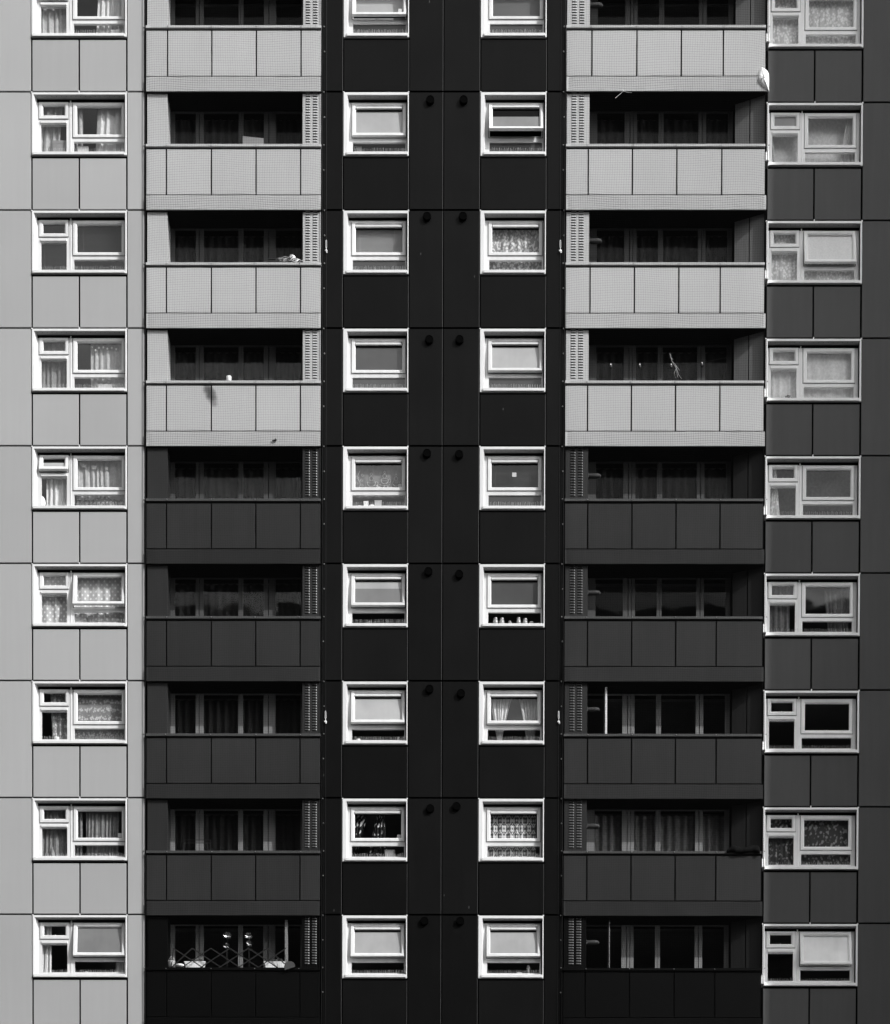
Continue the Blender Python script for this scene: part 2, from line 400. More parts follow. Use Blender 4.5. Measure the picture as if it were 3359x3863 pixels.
def make_window(c, r, fan=0, main=0, glass=None, spikes=True):
    """white recessed surround > frame, sash, pane, trickle_vent, sill, bird_spikes"""
    g_ = dict(fan='clear', main='clear', fixed0='clear', fixed1='clear'); g_.update(glass or {})
    S = spec_of(c); y = wing_y(c); X = XL[c]; W = WID[c]
    LX = lambda p: X + p / SX
    Z = lambda d: wz(c, r, d)
    single = c.startswith('inner')
    um, tm = (M['upvc_lifted'], M['upvc_lifted']) if c == 'right' else (M['upvc'], M['trim'])
    fl, frt, ft = (7.6, 1.9, 5.2) if single else ((4.1, 3.0, 4.2) if c == 'left' else (3.6, 3.0, 4.2))
    spl = 2.4 if single else (4.6 if c == 'left' else .5)
    tw = (W * SX)
    mb = MB()
    zb = Z(129.2 if single else 127.9)
    mb.ring_frame([(LX(.0), LX(tw), zb, Z(2.2), y + .03), (LX(0), LX(tw), zb, Z(2.2), y - .012), (LX(.3), LX(tw - .3), zb + .003, Z(2.5), y - .015),
                   (LX(fl), LX(tw - frt), Z(123.5), Z(ft + 2.2), y - .015), (LX(fl + spl), LX(tw - frt - .4), Z(119), Z(ft + 2.6), y + .131)])
    if not single: mb.box(LX(tw / 2 - 1.2), LX(tw / 2 + .9), y - .017, y + .02, Z(2.25), Z(-1.2))
    mb.box(LX(tw - 1.5), LX(tw + 1.2), y - .018, y + .02, Z(2.6), Z(.6)); mb.box(LX(-1.2), LX(1.6), y - .018, y + .02, Z(2.6), Z(.9))
    if c == 'right':    # trim returning round the corner of the wing
        mb.box(LX(-5.4), LX(1.4), y - .20, y + .06, Z(129.6), Z(112.5), .01); mb.box(LX(-3.4), LX(.6), y - .19, y + .05, Z(112.45), Z(108.5), .006)
    w = mb.build('window', tm, tower)
    hs = MB(); hs.box(LX(fl + .4), LX(tw - frt - .3), y - .008, y + .1255, Z(ft + 3.1), Z(ft + 2.3)); hs.build('head_soffit', M['head'], w)
    for k in range(int((tw - 16) / 9.7)):
        px_ = fl + 6 + k * 9.7; hk = MB() if k == 0 else hk
        hk.box(LX(px_), LX(px_ + 1.1), y + .03, y + .042, Z(ft + 3.25), Z(ft + 3.05))
    hk.build('soffit_vents', M['back'], w)
    hd = MB(); d_ = 13.6 if single else 13.0
    hd.box(LX(fl + .9), LX(tw - frt - .3), y + .126, y + .1299, Z(d_), Z(ft + 2.7)); hd.build('head_strip', M['back'], w)
    # frame with its openings
    holes = []
    for k in ('fan', 'main'):
        if k in S: a, b, d0, d1 = S[k][0]; holes.append((LX(a + 2.2), LX(b - 2.2), Z(d1 - 2.2), Z(d0 + 2.2)))
    for a, b, d0, d1 in S['fixed']: holes.append((LX(a), LX(b), Z(d1), Z(d0)))
    f = MB(); f.plate(LX(fl + .8), LX(tw - frt - .2), Z(124), Z(ft + 1.6), holes, y + .13, y + .19)
    if not single:      # bead along the mullion
        m = (S['fan'][0][1] + S['main'][0][0]) / 2
        f.box(LX(m - 1.2), LX(m + 1.2), y + .119, y + .1302, Z(121), Z(9), .003)
    f.build('frame', um, w)
    def pane(a, b, d0, d1, mat, ang=0, hz=None, y0=.158, name='pane'):
        p = MB(); p.box(LX(a), LX(b), y + y0, y + y0 + .012, Z(d1), Z(d0))
        if ang: p.tilt(ang, 0, y + .125, hz)
        return p.build(name, M[mat], w)
    for k, ang in (('fan', fan), ('main', main)):
        if k not in S: continue
        (a, b, d0, d1), (pa, pb, p0, p1) = S[k]
        ang = math.radians(ang); hz = Z(d0)
        sm = MB(); e = .35
        sm.ring_frame([(LX(a), LX(b), Z(d1), Z(d0), y + .172), (LX(a), LX(b), Z(d1), Z(d0), y + .112), (LX(a + e), LX(b - e), Z(d1 - e), Z(d0 + e), y + .107),
                       (LX(pa - 2.2), LX(pb + 2.2), Z(p1 + 2.2), Z(p0 - 2.2), y + .109), (LX(pa), LX(pb), Z(p1), Z(p0), y + .130), (LX(pa), LX(pb), Z(p1), Z(p0), y + .172)])
        if ang: sm.tilt(ang, 0, y + .125, hz)
        sm.build('sash', um, w)
        gk = MB(); gk.plate(LX(a - .75), LX(b + .75), Z(d1 + .75), Z(d0 - .5), [(LX(a + .4), LX(b - .4), Z(d1 - .4), Z(d0 + .4))], y + .1275, y + .1298); gk.build('gasket', M['back'], w)
        hm = MB(); mid = (pa + pb) / 2
        hm.box(LX(mid - .5), LX(mid + .7), y + .176, y + .20, Z(p1 + .5), Z(p1 - 3.4))
        if ang: hm.tilt(ang, 0, y + .125, hz)
        hm.build('handle', M['upvc'], w)
        gm = g_[k]
        if isinstance(gm, tuple):
            pane(pa, pb, p0, p0 + (p1 - p0) * gm[2], gm[0], ang, hz); pane(pa, pb, p0 + (p1 - p0) * gm[2], p1, gm[1], ang, hz)
        else: pane(pa, pb, p0, p1, gm, ang, hz)
    for i, t in enumerate(S['fixed']): pane(*t, g_['fixed%d' % (1 if single else i)])
    a, b, d0, d1 = S['vent']
    v = MB(); v.box(LX(a), LX(b), y + .100, y + (.155 if single else .131), Z(d1), Z(d0), .008)
    if single and main: v.tilt(math.radians(main), 0, y + .125, Z(S['main'][0][2]))
    v.build('trickle_vent', um, w)
    vs = MB(); vs.box(LX(a + .2), LX(b - .2), y + .140, y + (.156 if single else .1295 + .02), Z(d1 + (2.6 if single else 1.6)), Z(d1 + .05))  # dark strip stands in for the shadow under the vent bar
    if single: vs.box(LX(a), LX(b + .7), y + .138, y + .155, Z(d0 - .05), Z(d0 - 1.2))
    if single and main: vs.tilt(math.radians(main), 0, y + .125, Z(S['main'][0][2]))
    vs.build('vent_shadow_strip', M['back'], w)
    # sill: sloping top with a square nose, and the board inside
    s = MB(); a, b = (6.4, tw - 2.2) if single else (3.8 if c == 'right' else 2.6, tw - 4.2)
    for p0, p1 in ((a, b),):
        pr = [(y - .046, Z(128.0)), (y - .046, Z(123.0)), (y - .042, Z(122.5)), (y + .1295, Z(117.0)), (y + .1295, Z(120)), (y - .03, Z(128.0))]
        s.loops([[(LX(p0), q[0], q[1]) for q in pr], [(LX(p1), q[0], q[1]) for q in pr]], True, True)
    s.build('sill', tm, w)
    bd = MB(); bd.box(LX(fl + .9), LX(tw - frt - .3), y + .191, y + .42, Z(118), Z(115.2)); bd.build('window_board', M['upvc'], w)
    if spikes:
        k = MB(); rr = random.Random(r * 31 + len(c)); q = a + 3
        k.box(LX(a + 2), LX(b - 2), y + .012, y + .040, Z(121.6), Z(120.6))
        while q < b - 3:
            h = 8.6 + rr.uniform(-1.4, .8); x = LX(q); yb = y + rr.choice((.018, .034)); ln = rr.uniform(-.012, .012)
            k.tube([(x, yb, Z(120.8)), (x + ln, yb - .015, Z(120.8 - h))], .0022, 3)
            q += rr.choice((1.9, 2.7, 3.1))
        k.build('bird_spikes', M['spike'], w)
    return w

WINDOWS = {
 ('left', 1): dict(fan=7), ('left', 2): {}, ('left', 3): {}, ('left', 4): {}, ('left', 5): dict(fan=13, glass=dict(fan=('back', 'frost_l', .42))), ('left', 6): dict(main=10),
 ('left', 7): {}, ('left', 8): {}, ('left', 9): dict(main=8, glass=dict(main='frost_m')),
 ('inner_left', 1): dict(main=9, glass=dict(fixed1='frost_d')), ('inner_left', 2): dict(main=4, glass=dict(main='frost_l', fixed1='clear')), ('inner_left', 3): dict(glass=dict(fixed1='frost_d')),
 ('inner_left', 4): dict(glass=dict(main='frost_d', fixed1='frost_d')), ('inner_left', 5): {}, ('inner_left', 6): dict(main=7, glass=dict(main=('frost_l', 'frost_m', .42))), ('inner_left', 7): dict(main=7, glass=dict(main='frost_l')),
 ('inner_left', 8): {}, ('inner_left', 9): dict(main=7, glass=dict(main='frost_l')),
 ('inner_right', 1): dict(glass=dict(fixed1='frost_d')), ('inner_right', 2): dict(main=17, glass=dict(main=('back', 'frost_m', .45), fixed1='frost_d')), ('inner_right', 3): dict(spikes=False),
 ('inner_right', 4): dict(main=6, glass=dict(main='frost_l', fixed1='frost_d')), ('inner_right', 5): dict(glass=dict(fixed1='frost_d')), ('inner_right', 6): dict(glass=dict(main='frost_d'), spikes=False),
 ('inner_right', 7): dict(main=4), ('inner_right', 8): {}, ('inner_right', 9): dict(main=7, glass=dict(main='frost_l')),
 ('right', 1): {}, ('right', 2): dict(glass=dict(fan='frost_r')), ('right', 3): dict(main=8, glass=dict(main='frost_n')), ('right', 4): {}, ('right', 5): {}, ('right', 6): {}, ('right', 7): {}, ('right', 8): {},
 ('right', 9): dict(main=9, glass=dict(main='frost_w')),
}
for (c, r), kw in WINDOWS.items(): make_window(c, r, **kw)

# ------------------------------------------------------------------ balconies
LJ = {1: (338, 426.7, 516, 605.5)}
RJ = {1: (1188, 1278, 1367, 1451), 2: (1181.5, 1270, 1359, 1449), 3: (1186, 1275, 1364, 1447), 4: (1182, 1270, 1358.5, 1447.5), 5: (1183, 1272, 1360.5, 1449),
      6: (1183.5, 1272.5, 1361, 1442.5), 7: (1184.5, 1273, 1361.5, 1443.5), 8: (1184, 1273, 1362, 1444), 9: (1181.5, 1271, 1361, 1443)}
YB = .53
def louvre_panel(x0, x1, r, cols, mat, parent):
    w = MB(); w.box(x0, x1, .0, .03, zz(r, 210.4), zz(r, 4.2), .003)
    o1 = w.build('louvre_panel', mat, parent)
    return o1
def louvres(cols, r, mat, parent):
    w = MB()
    for ca, cb in cols:
        for k in range(19):
            d = 3.1 + k * 5.34
            z0, z1 = zz(r, d + 1.0), zz(r, d - 1.9); xm = .012
            i = len(w.v)
            w.v += [(ca, -.0005, z0), (cb, -.0005, z0), (cb - .022, -.017, z0), (ca + xm, -.017, z0), (ca + .004, -.0005, z1), (cb - .004, -.0005, z1)]
            w.f += [(i + 3, i + 2, i + 5, i + 4), (i, i + 3, i + 4), (i + 2, i + 1, i + 5), (i, i + 1, i + 2, i + 3)]
    w.build('louvre_slots', mat, parent)
def louvre_holes(cols, r, parent):
    w = MB()
    for ca, cb in cols:
        for k in range(19):
            d = 3.1 + k * 5.34
            w.box(ca + .004, cb - .004, -.0025, -.0006, zz(r, d + 2.5), zz(r, d + .9))
    w.build('louvre_openings', M['back'], parent)
def balcony(side, r):
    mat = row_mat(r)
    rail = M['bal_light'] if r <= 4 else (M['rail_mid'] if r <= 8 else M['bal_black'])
    Z = lambda d: zz(r, d)
    left = side == 'left'
    xa, xb = (295.6, 645.6) if left else (1137.4, 1535.)
    fb = xb if left else 1538.
    js = (LJ.get(r, (335.6, 426, 515.5, 605)) if left else RJ[r])
    # slab, its soffit colour darkened to deepen the recess shade
    s = MB(); s.box(ux(xa + .5), ux(fb - .5), -.045, .80, Z(240.2), Z(210.5)); b = s.build('balcony', M['soffit'], tower)
    f = MB(); f.box(ux(xa), ux(fb), -.07, -.0455, Z(240.6), Z(211.6), .003); f.build('fascia', mat, b)
    bk = MB(); bk.box(ux(xa + 1), ux(xb - 1), -.032, -.012, Z(210.4), Z(115)); bk.build('parapet_backing', M['back'], b)
    cp = MB(); cp.box(ux(xa - .8), ux(xb + .6), -.085, .02, Z(115.2), Z(110.0), .004); cp.build('coping', rail, b)
    edges = [xa] + list(js) + [xb]
    for i in range(5):
        g0 = 0 if i == 0 else 1.4; g1 = 0 if i == 4 else 1.4
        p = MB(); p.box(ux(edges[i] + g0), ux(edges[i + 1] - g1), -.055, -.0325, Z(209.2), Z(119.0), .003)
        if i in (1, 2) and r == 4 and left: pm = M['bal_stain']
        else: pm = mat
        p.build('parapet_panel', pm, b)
    # piers either side, cheeks behind them
    if left:
        p = MB(); p.box(ux(296.6), ux(337), 0, .03, Z(210.4), Z(4.2), .003); p.build('pier_panel', mat, b)
        ck = MB(); ck.box(ux(296.6), ux(336.6), .0305, YB + .02, Z(210.4), Z(4.2)); ck.build('side_cheek', mat, b)
        x0, x1 = ux(608.4 if r in (2, 9) else 609.2), ux(645.2)
        louvre_panel(x0, x1, r, None, mat, b)
        cols = ((ux(614.4), ux(624.0)), (ux(629.0), ux(638.6)))
    else:
        x0, x1 = ux(1138.4), ux(1184)
        louvre_panel(x0, x1, r, None, mat, b)
        cols = ((ux(1147.8), ux(1158.2)), (ux(1163), ux(1173.4)))
        for (pa, ya), (pb, yb_) in (((1535.5, .05), (1506.5, .182)), ((1504, .194), (1476, .325))):
            q = MB(); A = (ud(pa, ya), ya); B = (ud(pb, yb_), yb_); t = .02
            q.loops([[(A[0], A[1], z), (B[0], B[1], z), (B[0] + .012, B[1] + t, z), (A[0] + .012, A[1] + t, z)] for z in (Z(210.4), Z(4.2))], True, True)
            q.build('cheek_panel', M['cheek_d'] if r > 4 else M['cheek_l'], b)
        q = MB(); q.box(ux(1478), ux(1541), .36, YB + .08, Z(210.4), Z(4.2)); q.box(ux(1535.9), ux(1537.4), -.02, .359, Z(210.4), Z(4.2)); q.build('end_wall', M['soffit'], b)
    for cc in cols: louvres((cc,), r, mat if r < 5 else M['louvre_lip'], b); louvre_holes((cc,), r, b)
    d = MB(); d.box(x0 + .004, x1 - .004, .031, YB - .01, Z(210.4), Z(4.2)); d.build('duct_casing', M['soffit'], b)
    # glazed wall at the back
    if left:
        X0, X1 = 337, 645; bays = [(352, 394), (410, 480), (489.4, 531), (555, 606)]; gaps = [(400.2, 401.8), (540, 541.6), (483, 483.8)]; doors = {9: (573.6, 579)}
    else:
        X0, X1 = 1184, 1478; bays = [(1199.7, 1255), (1279.4, 1323), (1332.8, 1402.8), (1418, 1462)]; gaps = [(1264.6, 1266.2), (1271.4, 1272.6), (1327.8, 1328.6), (1409.6, 1411.2)]; doors = {7: (1220.5, 1224.8), 9: (1230, 1232.2)}
    U = lambda p: ud(p, YB)
    holes = [(U(a), U(c_), Z(199), Z(5.4)) for a, c_ in bays] + [(U(a), U(c_), Z(203), Z(5.4)) for a, c_ in gaps]
    if r in doors and not left: holes.append((U(1184), U(1199.7 + 55), Z(199), Z(5.4)))
    fr = MB(); fr.plate(U(X0), U(X1), Z(210.4), Z(4.2), holes, YB, YB + .06); fr.build('glazed_screen', M['screen' if r < 7 else 'screen_lit'], b)
    for i, (a, c_) in enumerate(bays):
        if r in doors and ((not left and i == 0) or (left and i == 3)): continue
        gp = MB(); gp.box(U(a) - .01, U(c_) + .01, YB + .025, YB + .04, Z(200), Z(5)); gp.build('pane', M['bglass'], b)
    if r in doors:
        a, c_ = doors[r]; dm = MB(); dm.box(ux(a), ux(c_), .10, YB - .01, Z(205), Z(8), .004)
        for k in range(7): dm.box(ux(a) + .012, ux(a) + .028, .094, .0995, Z(40 + k * 13), Z(38 + k * 13))
        dm.build('open_door', M['screen_lit' if r == 9 else 'upvc'], b)
    if not left and r in (1, 3, 5, 6, 7, 8, 9):
        zc = Z(49.5 - (.05 * (5 - r))); l = MB(); x = ux(1186.5)
        pts = [(x, .22, zc), (x + .10, .22, zc), (x + .18, .22, zc + .004), (x + .25, .22, zc + .002), (x + .285, .22, zc - .004)]
        rings = []
        for (px_, py_, pz_), rad in zip(pts, (.05, .056, .056, .045, .012)):
            rings.append([(px_, py_ + rad * math.cos(2 * math.pi * j / 12), pz_ + rad * math.sin(2 * math.pi * j / 12)) for j in range(12)])
        l.loops(rings, True, True); l.box(x - .03, x + .001, .17, .27, zc - .05, zc + .05)
        l.build('wall_lamp', M['lamp'], b, smooth=False)
    return b
for r in ROWS:
    balcony('left', r); balcony('right', r)
# slabs of the storey above the picture
s = MB(); s.box(ux(295.6), ux(645.6), -.07, .8, JZ(1) - 4. / SZ, JZ(1) + .29); s.box(ux(1137.4), ux(1538), -.07, .8, JZ(1) - 4. / SZ, JZ(1) + .29); s.build('upper_slab', M['soffit'], tower)

# ------------------------------------------------------------------ bird nets
def net(label, xa, xb, seed, fix_l, fix_r):
    rr = random.Random(seed)
    x0, x1 = ux(xa), ux(xb); z0, z1 = JZ(10) - .35, JZ(1) + .35
    ph = [rr.uniform(0, 6.28) for _ in range(12)]
    def pos(x, z):
        u = (x - x0) / (x1 - x0); v = ((JZ(2) - z) / 2.65) % 1.0
        e = min(1., u / .05, (1 - u) / .05)
        belly = math.sin(math.pi * min(1, max(0, (v - .45) / .43))) if .45 < v < .88 else math.sin(math.pi * min(1, v / .45)) * .35 if v < .45 else 0
        y = -.103 - .045 * belly * math.sin(math.pi * u) ** .5 if 0 < u < 1 else -.103
        y = y * e + (-.06) * (1 - e)
        dx = .010 * math.sin(z * 1.7 + ph[0] + 2 * u) + .008 * math.sin(z * 4.1 + ph[1]) + .006 * math.sin(x * 3 + z * 2.3 + ph[2])
        dz = .022 * math.sin(x * 1.3 + ph[3] + z * .7) + .012 * math.sin(x * 3.1 + z * 1.9 + ph[4]) + .05 * max(0, u - .72) * math.sin(z * 2.37 + ph[5]) * 2
        return (x + dx * e, y + .004 * math.sin(x * 5 + z * 4 + ph[6]), z + dz)
    m = MB(); P = .0532; h = .0012
    nx = int((x1 - x0) / P); nz = int((z1 - z0) / P)
    def strand(pts, vert):
        rings = []
        for (a, b, c_) in pts:
            v = ((JZ(2) - c_) / 2.65) % 1.0
            h = .0016 if v > .885 or v < .017 else .00095
            if vert: rings.append([(a - h, b, c_), (a + h, b, c_), (a, b + 2 * h, c_)])
            else: rings.append([(a, b, c_ - h), (a, b + 2 * h, c_), (a, b, c_ + h)])
        m.loops(rings, True, True)
    for i in range(nx + 1):
        x = x0 + (x1 - x0) * i / nx
        strand([pos(x, z0 + (z1 - z0) * k / (nz // 3)) for k in range(nz // 3 + 1)], True)
    for k in range(nz + 1):
        z = z0 + (z1 - z0) * k / nz
        strand([pos(x0 + (x1 - x0) * i / 26, z) for i in range(27)], False)
    o = m.build('bird_net', M['net']); tag(o, label, 'netting', 'bird nets over the balcony stacks')
    for x in (x0 + .002, x1 - .002):
        t = MB(); t.tube([(x, -.05, z0), (x, -.05, z1)], .006, 6); t.build('edge_cable', M['wire'], o)
    for r in ROWS:      # bright fixings on the edge and along the coping
        for d in (2, 52, 108, 158): 
            for sd, x in ((0, x0 - .02), (1, x1 + .03)):
                if sd == (0 if fix_l else 1) or d == 108:
                    x_ = x + rr.uniform(-.012, .012); k = MB(); k.tube([(x_, .0, zz(r, d)), (x_, -.022, zz(r, d))], .014, 6); k.ball((x_, -.026, zz(r, d)), .009, .01, .009, 6, 4); k.build('net_fixing', M['steel'], o)
        js = LJ.get(r, (335.6, 426, 515.5, 605)) if xa < 600 else RJ[r]
        for j in list(js):
            k = MB(); k.ball((ux(j) + rr.uniform(-.02, .02), -.094, zz(r, 112.5)), .013, .012, .011, 6, 4); k.build('rail_fixing', M['steel'], o)
    return o
nl = net('black bird netting stretched over the left balcony stack beside the pale wing', 292.5, 649.5, 3, False, True)
nr = net('black bird netting stretched over the right balcony stack beside the grey wing', 1134.5, 1541, 5, True, False)
for par, px in ((nl, 656.5), (nr, 1126.5)):
    x = ux(px); c_ = MB(); c_.tube([(x, -.012, JZ(10)), (x, -.012, JZ(1))], .004, 5); c_.build('tension_wire', M['wire'], par)
    for r in (3, 7):
        zc = zz(r, 70); t = MB()
        t.loops([[(x + a * s_, -.03 + b_, zc + z_) for a, z_ in ((0, .095), (.014, .07), (.014, -.07), (0, -.095), (-.014, -.07), (-.014, .07))] for s_, b_ in ((1, 0), (1, .012))], False, False)
        t.loops([[(x + a * s_, -.03, zc + z_ * q) for a, z_ in ((0, .095), (.014, .07), (.014, -.07), (0, -.095), (-.014, -.07), (-.014, .07))] for s_, q in ((1, 1), (.5, .9))], False, False)
        t.ball((x, -.03, zc - .15), .03, .015, .022, 7, 5, .7); t.ball((x + .012, -.03, zc - .185), .02, .015, .018, 7, 5, .7); t.tube([(x, -.025, zc - .09), (x, -.025, zc - .15)], .006, 5)
        t.build('turnbuckle', M['white_obj'], par)

# ------------------------------------------------------------------ what is inside the windows
ORD = {1: 'topmost', 2: 'second', 3: 'third', 4: 'fourth', 5: 'fifth', 6: 'sixth', 7: 'seventh', 8: 'eighth', 9: 'lowest'}
CN = {'left': 'far left', 'inner_left': 'inner left', 'inner_right': 'inner right', 'right': 'far right'}
def where(c, r): return '%s %s window' % (ORD[r], CN[c])
def curtain(c, r, name, label, cat, a, b, folds, mat, d0=3, d1=124, shape=None, amp=.022, y=.27, seed=0, group=None):
    rr = random.Random(seed + r * 13 + int(a)); mb = MB(); mb.uv = []
    X = XL[c]; yy = wing_y(c) + y; nx, nz = max(14, int(folds * 9)), 16
    W = (b - a) / SX; ph = rr.uniform(0, 6.28); ph2 = rr.uniform(0, 6.28)
    for k in range(nz + 1):
        s = k / nz; l, q = (0., 1.) if shape is None else shape(s)
        for i in range(nx + 1):
            t = i / nx
            tt = t + .035 * math.sin(2 * math.pi * t * 1.7 + ph2)
            x = X + (a + (b - a) * (l + (q - l) * t)) / SX
            w = math.sin(2 * math.pi * folds * tt + ph + .5 * math.sin(3 * s + ph2)) + .35 * math.sin(2 * math.pi * folds * 2.3 * tt + ph2)
            mb.v.append((x, yy + amp * w * (.55 + .45 * s), wz(c, r, d0 + (d1 - d0) * s)))
            mb.uv.append((t * W * 1.25, -s * (d1 - d0) / SZ))
    for k in range(nz):
        for i in range(nx):
            p = k * (nx + 1) + i; mb.f.append((p, p + 1, p + nx + 2, p + nx + 1))
    return tag(mb.build(name, M[mat], None, smooth=True), label + ', ' + where(c, r), cat, group)
def venetian(c, r, a, b, d0, d1, mat, label):
    mb = MB(); X = XL[c]; y = wing_y(c) + .235; d = d0 + 3
    mb.box(X + a / SX, X + b / SX, y - .015, y + .02, wz(c, r, d0 + 2.6), wz(c, r, d0))
    while d < d1:
        z = wz(c, r, d); x0, x1 = X + a / SX, X + b / SX
        mb.quad((x0, y - .010, z - .0085), (x1, y - .010, z - .0085), (x1, y + .010, z + .0085), (x0, y + .010, z + .0085)); d += 2.35
    for t in (.2, .8): mb.box(X + (a + (b - a) * t) / SX - .002, X + (a + (b - a) * t) / SX + .002, y - .012, y - .0105, wz(c, r, d1), wz(c, r, d0 + 2))
    return tag(mb.build('venetian_blind', M[mat]), label + ', ' + where(c, r), 'blind')
def roller(c, r, a, b, d0, d1, mat, label):
    mb = MB(); X = XL[c]; y = wing_y(c) + .24; x0, x1 = X + a / SX, X + b / SX
    mb.box(x0, x1, y, y + .003, wz(c, r, d1), wz(c, r, d0)); mb.box(x0, x1, y - .006, y + .009, wz(c, r, d1 + 2), wz(c, r, d1)); mb.tube([(x0, y + .02, wz(c, r, d0)), (x1, y + .02, wz(c, r, d0))], .022, 8)
    return tag(mb.build('roller_blind', M[mat]), label + ', ' + where(c, r), 'blind')

gather = lambda top, bot: (lambda s: (top[0] + (bot[0] - top[0]) * s ** 1.3, top[1] + (bot[1] - top[1]) * s ** 1.3))
def tied_l(s): return (0, 1 - .62 * min(1, s / .82) ** .7) if s < .82 else (0, .38 + .15 * (s - .82) / .18)
def tied_r(s): l, q = tied_l(s); return (1 - q, 1)
C_ = curtain
C_('left', 1, 'curtain', 'pale pleated curtain filling the narrow lower pane', 'curtain', 10, 72, 5, 'c_pale')
C_('left', 1, 'curtain', 'pale curtain drawn to the right of the large pane', 'curtain', 124, 186, 5, 'c_white', shape=gather((.1, 1), (0, 1)))
C_('left', 2, 'curtain', 'pale curtain hanging behind the narrow panes', 'curtain', 9, 58, 3.2, 'c_pale', shape=gather((0, 1), (0, .8)), amp=.03)
C_('left', 2, 'curtain', 'thin strip of sheer curtain left in the large pane', 'curtain', 84, 99, 1.5, 'c_pale')
C_('left', 2, 'curtain', 'wide loosely pleated white curtain right of the large pane', 'curtain', 122, 186, 3.6, 'c_white', shape=gather((.1, 1), (0, 1)), amp=.03)
venetian('left', 3, 8, 75, 3, 122, 'blind_d', 'grey slatted blind behind the narrow panes'); venetian('left', 3, 79, 186, 3, 122, 'blind_d', 'grey slatted blind behind the large pane')
C_('left', 4, 'curtain', 'sheer pleated curtain behind the narrow panes', 'curtain', 12, 74, 5.5, 'c_grey'); C_('left', 4, 'curtain', 'sheer curtain beside a row of star baubles', 'curtain', 114, 187, 5.5, 'c_pale')
C_('left', 5, 'curtain', 'swept net curtain behind the narrow lower pane', 'curtain', 24, 76, 4.5, 'c_white', amp=.03); C_('left', 5, 'curtain', 'sheer curtain with butterfly cut-outs swept to one side', 'curtain', 84, 186, 9, 'c_pale', d1=96)
C_('left', 5, 'curtain', 'diagonal sheer drapes under the butterfly curtain', 'curtain', 82, 130, 5, 'c_grey', d0=70, shape=gather((.1, 1), (0, .55)), y=.31)
C_('left', 6, 'net_curtain', 'polka dot net curtain behind the narrow panes', 'net curtain', 9, 75, 3, 'c_dots', amp=.018); C_('left', 6, 'net_curtain', 'polka dot net curtain behind the open sash', 'net curtain', 80, 187, 5, 'c_dots', amp=.018)
C_('left', 7, 'net_curtain', 'lace net pulled aside in the narrow panes', 'net curtain', 31, 76, 3, 'c_lace', shape=gather((0, 1), (.12, 1))); C_('left', 7, 'net_curtain', 'row patterned lace net across the large pane', 'net curtain', 80, 187, 3, 'c_lace', amp=.010)
C_('left', 8, 'curtain', 'dark pleated curtain in the narrow panes', 'curtain', 12, 74, 6, 'c_grey'); C_('left', 8, 'curtain', 'dark pleated curtain with a gap at its left', 'curtain', 104, 170, 7.5, 'c_grey'); C_('left', 8, 'curtain', 'narrow dark curtain end beside the gap', 'curtain', 82, 96, 2, 'c_grey')
C_('left', 9, 'curtain', 'white curtain gathered at the left edge', 'curtain', 12, 36, 2.4, 'c_white', shape=gather((.1, .9), (0, .85))); C_('left', 9, 'curtain', 'white curtain edge beside the open sash', 'curtain', 160, 187, 2.6, 'c_white', shape=gather((.25, 1), (.1, 1)))
roller('inner_left', 1, 8, 127, 3, 62, 'roller', 'pale blind lowered most of the way'); roller('inner_left', 3, 8, 127, 3, 88, 'roller', 'pale ribbed blind lowered fully'); venetian('inner_left', 3, 9, 126, 3, 88, 'blind_l', 'pale slatted blind in front of the closed pane')
roller('inner_right', 1, 8, 127, 3, 88, 'blind_d', 'grey blind lowered fully'); roller('inner_left', 6, 8, 127, 3, 50, 'roller', 'pale blind lowered half way')
C_('inner_left', 5, 'curtain', 'grey curtain printed with steaming coffee cups', 'curtain', 10, 126, 5, 'c_brown', d1=92, amp=.012)
C_('inner_left', 8, 'curtain', 'dark printed curtain tied back at the left', 'curtain', 14, 60, 4, 'c_print', shape=tied_l); C_('inner_left', 8, 'curtain', 'dark printed curtain swept to the right', 'curtain', 44, 92, 4, 'c_print', shape=gather((.55, .8), (.0, 1)))
C_('inner_right', 3, 'net_curtain', 'flowered lace curtain filling both panes', 'net curtain', 9, 127, 7, 'c_floral', amp=.018)
venetian('inner_right', 5, 9, 126, 3, 90, 'blind_d', 'grey slatted blind behind a white square sticker')
C_('inner_right', 7, 'curtain', 'sheer white curtain tied back to the left', 'curtain', 20, 74, 6, 'c_white', shape=lambda s: (.0 + .35 * s, 1 - .55 * s ** .8)); C_('inner_right', 7, 'curtain', 'sheer white curtain tied back to the right', 'curtain', 72, 122, 5, 'c_pale', shape=lambda s: (.05 + .5 * s ** .8, 1 - .2 * s))
C_('inner_right', 8, 'curtain', 'bold damask patterned curtain', 'curtain', 9, 116, 7.5, 'c_damask', amp=.018)
C_('right', 1, 'net_curtain', 'pale lace net behind the narrow panes', 'net curtain', 5, 71, 5, 'c_lacel', amp=.014); C_('right', 1, 'net_curtain', 'pale lace net across the large pane', 'net curtain', 74, 184, 8, 'c_lacel', amp=.014)
C_('right', 2, 'curtain', 'white curtain falling at the right of the large pane', 'curtain', 146, 183, 4, 'c_white', shape=gather((.5, .9), (0, 1))); C_('right', 2, 'curtain', 'thin white curtain in the narrow lower pane', 'curtain', 6, 22, 2, 'c_white', shape=gather((0, .5), (0, 1)))
C_('right', 2, 'net_curtain', 'plain grey voile behind every pane', 'net curtain', 4, 186, 2, 'c_cloud', amp=.006, y=.42)
C_('right', 3, 'net_curtain', 'bright patterned net behind the narrow panes', 'net curtain', 5, 71, 5, 'c_lacel', amp=.014); C_('right', 3, 'net_curtain', 'bright patterned net behind the open sash', 'net curtain', 74, 184, 4, 'c_lacel', amp=.010)
